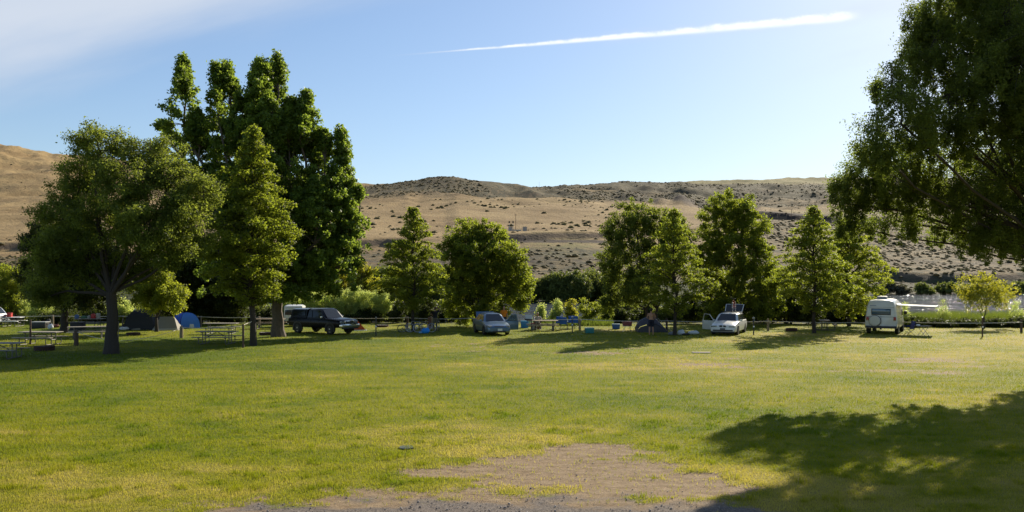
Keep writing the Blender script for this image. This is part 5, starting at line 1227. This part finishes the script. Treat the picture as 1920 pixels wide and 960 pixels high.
# goods on tables
tb_ = gd(168, 63); hz_ = .772
for i, (dx, dy, sz, nm, cat, col, lb) in enumerate([(-.95, -.1, (.26, .2, .30), 'water_jug', 'jug', (.05, .12, .3), 'blue water jug at the left end of the goods-laden table'), (.30, 0, (.30, .22, .36), 'cooler_box', 'cooler', (.5, .03, .03), 'red and white cooler on the goods-laden table left of the forked trunk'),
     (.62, .12, (.24, .2, .42), 'food_box', 'box', (.45, .42, .38), 'pale box at the right end of the goods-laden table'), (.02, -.12, (.18, .16, .24), 'pot', 'pot', (.3, .3, .3), 'steel pot on the goods-laden table'), (-.45, .05, (.40, .25, .20), 'camp_stove', 'stove', (.03, .12, .06), 'dark green camp stove on the goods-laden table')]):
    mb = MB(); mb.box((0, 0, sz[2] * .45), (sz[0], sz[1], sz[2] * .9), bev=.02); mb.box((0, 0, sz[2] * .93), (sz[0] * .8, sz[1] * .8, sz[2] * .12), bev=.01); mb.tube([(-sz[0] * .3, 0, sz[2] * .95), (0, 0, sz[2] * 1.15), (sz[0] * .3, 0, sz[2] * .95)], .01, 5)
    tag(mb.build(nm, mat('goods ' + str(i), col, .5), None, loc=(tb_.x + dx, tb_.y + dy, hz_)), lb, cat)
root = empty('storage_chest', gd(146, 60.5), R(5), 'dark gear trunk with a draped cloth on the grass left of the goods-laden table', 'trunk')
MB().box((0, 0, .28), (.95, .5, .56), bev=.03).build('tub', db, root); MB().box((0, 0, .60), (1.0, .54, .06), bev=.02).build('lid', BLACKP, root)
s_ = gp(1017, 620)
root = empty('camp_stove', (s_.x - 1.02, s_.y, .772), R(3), 'grey camp stove with raised lid at the left end of the gear-laden table', 'stove')
MB().box((0, 0, .06), (.52, .34, .10), bev=.01).build('stove_body', DKMET, root); MB().slab([(-.26, .17, .12), (.26, .17, .12), (.26, .20, .42), (-.26, .20, .42)], .015).build('lid', GALV, root); MB().tube([(-.28, -.1, .1), (-.28, .1, .1)], .05, 8).build('fuel_bottle', RUST, root)
tag(MB().tube([(0, 0, 0), (0, 0, .20), (0, 0, .24), (0, 0, .30)], [.05, .05, .02, .02], 10).build('bottle', WHITEP, None, loc=(s_.x - .62, s_.y, .77)), 'white bottle beside the camp stove on the gear-laden table', 'bottle')
tote(gp(1004, 619) + Vector((-.1, .8, 0)), 0, (.5, .36, .5), 'red and white cooler behind the gear-laden table', mat('white cooler', (.6, .6, .58), .4), mat('red cooler', (.45, .04, .03), .4), 'cooler_box', 'cooler')
tote(gp(984, 616) + Vector((0, .9, 0)), 0, (.62, .4, .55), 'bright blue tote behind the left end of the gear-laden table', mat('cyan plastic', (.02, .20, .42), .4), mat('cyan lid', (.05, .3, .55), .4))
bag(gp(995, 614) + Vector((0, 1.2, 0)), (.4, .4, .95), 'green and white sack standing behind the gear-laden table', mat('green white sack', (.35, .55, .32), .6), 21, 'sack')
# red thing on the far-left table
s_ = gd(14, 65); tag(MB().box((0, 0, .14), (.34, .26, .28), bev=.03).box((0, 0, .31), (.38, .28, .06), bev=.02).build('cooler_box', mat('red cooler', (.45, .04, .03), .4), None, loc=(gp(24, 612).x - .25, gp(24, 612).y, .772)), 'small red cooler on the pale-topped table at the left edge', 'cooler')
# hatch covers in the lawn
o = MB().box((0, 0, .02), (.95, .35, .06), bev=.01).build('utility_cover', mat('concrete', (.35, .30, .25), .9, var=.3), None, loc=gp(1315, 662)); tag(o, 'narrow concrete cover lying in the lawn below the white wagon', 'utility cover')
o = MB(); o.tube([(0, 0, -.02), (0, 0, .025)], .17, 20); tag(o.build('drain_cover', mat('dark green iron', (.02, .04, .035), .7), None, loc=gp(762, 840)), 'small round dark green valve cover in the lawn above the bare patch', 'utility cover')
# brown board beside the black-shirted person
q = gp(808, 619.5); root = empty('camp_cupboard', (q.x, q.y + .2, 0), R(-6), 'brown wooden camp cupboard beside the person in the black shirt', 'cupboard')
MB().box((0, 0, .56), (.46, .34, .86), bev=.015).build('case', mat('brown board', (.20, .09, .04), .7, var=.3), root); MB().box((.14, -.18, .56), (.17, .02, .84)).build('door', mat('pale board', (.5, .36, .2), .7), root)
for sx in (-1, 1):
    for sy in (-1, 1): MB().box((sx * .19, sy * .13, .06), (.05, .05, .14)).build('leg', WOODD, root)

# ------------------------------------------------------------------ people
def person(loc, rz, label, J, top, bottom, hairm=HAIR, shoes=None, bare_top=False, shorts=False, scale=1.0, seated=False):
    """J: joints in metres, x right, y forward, z up (facing +y)"""
    root = empty('person', loc, rz, label, 'person'); root.scale = (scale,) * 3
    V_ = {k: Vector(p) for k, p in J.items()}
    mb = MB()
    P, C_, N_, H_ = V_['pelvis'], V_['chest'], V_['neck'], V_['head']
    def ell_tube(pts, rx, ry, n=14):
        rings = []
        for p, a, b_ in zip(pts, rx, ry): rings.append([(p.x + a * math.cos(2 * PI * i / n), p.y + b_ * math.sin(2 * PI * i / n), p.z) for i in range(n)])
        mb.loft(rings)
    up = (N_ - P)
    tors = [P - Vector((0, 0, .09)), P, P.lerp(C_, .5), C_, N_ - Vector((0, 0, .07)), N_ - Vector((0, 0, .02))]
    if not seated or True: ell_tube(tors, [.10, .165, .145, .185, .15, .07], [.09, .115, .10, .12, .09, .06])
    mb.tube([N_ - Vector((0, 0, .05)), N_.lerp(H_, .5), H_], [.062, .055, .05], 10)
    mb.ball(H_, (.078, .098, .118), 14); mb.ball(H_ + Vector((0, .085, -.06)), (.045, .03, .04), 8)
    mb.ball(H_ + Vector((0, .105, -.005)), (.014, .022, .026), 8)
    for s in (-1, 1): mb.ball(H_ + Vector((s * .082, -.005, -.005)), (.012, .022, .034), 8)
    for s in 'LR':
        sh, el, wr, hp, kn, an = [V_[k + s] for k in ('sh', 'el', 'wr', 'hip', 'knee', 'ank')]
        mb.tube([C_.lerp(sh, .5) + Vector((0, 0, .04)), sh, sh.lerp(el, .35), el, el.lerp(wr, .3), wr], [.06, .058, .05, .038, .040, .026], 10)
        mb.tube([P.lerp(hp, .6), hp, hp.lerp(kn, .5), kn, kn.lerp(an, .3), an], [.09, .088, .075, .052, .056, .036], 10)
        ft = an + Vector((0, .16, -.05)); 
        mb.tube([an + Vector((0, -.04, -.04)), an + Vector((0, .05, -.035)), ft], [.036, .04, .03], 8)
        hd = V_.get('hand' + s, wr + (wr - el).normalized() * .09); ax = (hd - wr).normalized(); sd = ax.cross(Vector((0, 1, 0))).normalized() if abs(ax.y) < .9 else Vector((1, 0, 0)); nn = ax.cross(sd)
        mb.tube([wr, wr + ax * .05, wr + ax * .09], [.026, .034, .030], 8)
        for k, l in enumerate((.055, .068, .075, .068)):
            o_ = wr + ax * .085 + sd * (-.03 + .02 * k); mb.tube([o_ - ax * .02, o_ + ax * l * .5 + nn * .004, o_ + ax * l * .85 + nn * .02], [.0095, .009, .0075], 6)
        o_ = wr + ax * .03 - sd * .028; mb.tube([o_, o_ - sd * .03 + ax * .025, o_ - sd * .035 + ax * .06 + nn * .015], [.012, .011, .009], 6)
    bd = mb.build('body', SKIN, root)
    md = bd.modifiers.new('smooth', 'REMESH'); md.mode = 'VOXEL'; md.voxel_size = .011; md.use_smooth_shade = True
    hm_ = MB(); hm_.ball(H_ + Vector((0, -.022, .022)), (.088, .098, .112), 14); hm_.ball(H_ + Vector((0, -.045, -.03)), (.075, .062, .075), 12); hm_.build('hair', hairm, root)
    for s in (-1, 1): MB().ball(H_ + Vector((s * .030, .088, .012)), (.011, .007, .006), 6).build('eye', BLACKP, root)
    MB().box(H_ + Vector((0, .108, -.062)), (.042, .01, .009)).build('mouth', mat('lip', (.25, .08, .06), .5), root)
    def cloth(nm, m_, fn):
        nonlocal mb
        mb = MB(); fn(); o = mb.build(nm, m_, root); d_ = o.modifiers.new('drape', 'REMESH'); d_.mode = 'VOXEL'; d_.voxel_size = .014; d_.use_smooth_shade = True
    if not bare_top:
        def f_():
            ell_tube([P - Vector((0, 0, .06)), P.lerp(C_, .3), P.lerp(C_, .6), C_, N_ - Vector((0, 0, .08)), N_ - Vector((0, 0, .035))], [.18, .172, .168, .20, .165, .085], [.13, .125, .122, .135, .105, .075])
            for s in 'LR':
                sh, el = V_['sh' + s], V_['el' + s]; mb.tube([C_.lerp(sh, .4) + Vector((0, 0, .04)), sh, sh.lerp(el, .65)], [.075, .074, .066], 10)
        cloth('shirt', top, f_)
    def f2():
        ell_tube([P - Vector((0, 0, .10)), P - Vector((0, 0, .03)), P + Vector((0, 0, .07))], [.16, .182, .165], [.12, .132, .118])
        for s in 'LR':
            hp, kn, an = V_['hip' + s], V_['knee' + s], V_['ank' + s]
            if shorts: mb.tube([P.lerp(hp, .6), hp, hp.lerp(kn, .85)], [.10, .105, .095], 10)
            else: mb.tube([P.lerp(hp, .6), hp, kn, kn.lerp(an, .9)], [.10, .102, .075, .062], 10)
    cloth('shorts' if shorts else 'trousers', bottom, f2)
    if shoes:
        for s in 'LR':
            an = V_['ank' + s]; mb = MB(); mb.tube([an + Vector((0, -.07, -.05)), an + Vector((0, .05, -.045)), an + Vector((0, .19, -.055))], [.042, .048, .036], 10); mb.build('shoe', shoes, root)
    return root
def stand(**kw):
    J = dict(pelvis=(0, 0, .96), chest=(0, 0, 1.32), neck=(0, .0, 1.50), head=(0, .02, 1.67), shL=(-.19, 0, 1.42), shR=(.19, 0, 1.42), elL=(-.24, -.03, 1.14), elR=(.24, -.03, 1.14), wrL=(-.25, .06, .90), wrR=(.25, .06, .90),
             hipL=(-.095, 0, .90), hipR=(.095, 0, .90), kneeL=(-.11, .02, .50), kneeR=(.11, .02, .50), ankL=(-.12, -.02, .085), ankR=(.12, -.02, .085)); J.update(kw); return J
blk = mat('black cotton', (.012, .012, .015), .85); khk = mat('khaki cotton', (.16, .14, .09), .85); nvy = mat('navy cotton', (.010, .012, .028), .85); shoe = mat('brown shoe', (.08, .05, .035), .6)
person(gp(816, 619.8), R(15), 'person in a black T-shirt and khaki trousers with one arm raised to the head', stand(head=(.0, .05, 1.66), elR=(.36, .10, 1.50), wrR=(.14, .17, 1.66), handR=(.07, .15, 1.72), elL=(-.30, .10, 1.20), wrL=(-.12, .26, 1.12)), blk, khk, mat('light brown hair', (.10, .055, .025), .6), shoe)
person(gp(1221, 628), R(-6), 'shirtless person in dark shorts seen from behind, working at the grey tent', stand(head=(0, .06, 1.68), elL=(-.27, .06, 1.16), wrL=(-.14, .28, 1.10), elR=(.29, .04, 1.20), wrR=(.22, .26, 1.06)), None, nvy, HAIR, None, bare_top=True, shorts=True, scale=1.03)
person(gd(945, 62), R(185), 'person in a bright orange shirt standing behind the blue sedan', stand(), mat('orange cotton', (.75, .22, .01), .8, trans=.1), nvy, HAIR, shoe)
q = gd(1008, 61.3); 
ST = dict(pelvis=(0, 0, .50), chest=(0, .03, .86), neck=(0, .06, 1.04), head=(0, .10, 1.21), shL=(-.19, .04, .96), shR=(.19, .04, .96), elL=(-.33, .14, .78), elR=(.36, .16, .86), wrL=(-.12, .30, .80), wrR=(.20, .24, 1.08), hipL=(-.10, .04, .50), hipR=(.10, .04, .50), kneeL=(-.15, .46, .52), kneeR=(.15, .46, .52), ankL=(-.15, .44, .085), ankR=(.15, .44, .085))
person(q, R(178), 'seated person in a pale shirt behind the gear-laden picnic table', ST, mat('pale cotton', (.42, .38, .30), .85), khk, HAIR, shoe, seated=True)
folding_chair(q + Vector((0, -.02, 0)), R(178) + PI, 'folding chair carrying the seated person in the pale shirt', khk)

# ------------------------------------------------------------------ far structures on the railway terrace
def hp3(px, D): return Vector(((px - 960) / FOC * D, D, hill_z(px, D)))
shedw = mat('shed white', (.34, .31, .27), .7); shedr = mat('shed roof', (.30, .29, .28), .7)
for i, (px, w_, h_, lb) in enumerate([(957, 2.4, 2.6, 'small pale railway equipment hut, left of the pair under the tall pole'), (984, 2.6, 2.8, 'small pale railway equipment hut, right of the pair under the tall pole')]):
    p = hp3(px, 520); r_ = empty('equipment_hut', p - Vector((0, 0, .3)), R(5), lb, 'hut', 'railway equipment huts')
    MB().box((0, 0, h_ / 2), (w_, 2.4, h_)).build('wall', shedw, r_, smooth=False); MB().box((0, 0, h_ + .12), (w_ + .4, 2.8, .2), taper=.8).build('roof', shedr, r_, smooth=False); MB().box((0, -1.22, 1.05), (.9, .06, 2.0)).build('door', shedr, r_, smooth=False)
p = hp3(970, 517); r_ = empty('concrete_barrier', p - Vector((0, 0, .3)), R(2), 'low pale barrier between the two railway huts', 'barrier'); MB().box((0, 0, .5), (5, .5, 1.0), taper=.9).build('panel', shedw, r_); MB().box((0, -.3, .9), (5.2, .12, .15)).build('rail', GALV, r_)
p = hp3(967, 520); r_ = empty('utility_pole', p - Vector((0, 0, .5)), 0, 'tall dark pole rising between the railway huts', 'utility pole', 'utility poles across the river')
MB().tube([(0, 0, 0), (0, 0, 11.5)], [.18, .12], 8).build('pole', WOODD, r_); MB().box((0, 0, 10.8), (1.6, .15, .15)).build('crossarm', WOODD, r_)
for px in (955, 962):
    p = hp3(px, 515); r_ = empty('railway_signal', p - Vector((0, 0, .3)), 0, 'left railway signal beside the huts' if px == 955 else 'right railway signal beside the huts', 'railway signal', 'railway signals')
    MB().tube([(0, 0, 0), (0, 0, 6.2)], .09, 8).build('pole', GALV, r_); MB().tube([(0, -.1, 6.0), (0, .15, 6.0)], .62, 14).build('signal_head', BLACKP, r_); MB().box((0, 0, .6), (.8, .6, 1.2)).build('base', shedw, r_)
for px, D, h_, lb in [(1484, 900, 15, 'utility pole on the terrace right of the tree behind the white wagon'), (1551, 900, 12, 'utility pole on the terrace at the left tip of the overhanging tree')]:
    p = hp3(px, D); r_ = empty('utility_pole', p - Vector((0, 0, .5)), 0, lb, 'utility pole', 'utility poles across the river')
    MB().tube([(0, 0, 0), (0, 0, h_)], [.25, .18], 6).build('pole', WOODD, r_); MB().box((0, 0, h_ - 1), (2.4, .2, .2)).build('crossarm', WOODD, r_)
j = int(np.argmax([hill_z(1011, d_) / d_ - CAMH / d_ for d_ in range(1300, 4200, 20)])); Dm = 1300 + 20 * j
p = hp3(1011, Dm); r_ = empty('radio_mast', p, 0, 'thin radio mast on the skyline where the two ridges meet', 'mast')
MB().tube([(0, 0, -1), (0, 0, 11 / FOC * Dm)], [.45, .25], 6).build('pole', GALV, r_); MB().box((0, 0, 8 / FOC * Dm), (1.6, .5, .5)).build('antenna', GALV, r_)
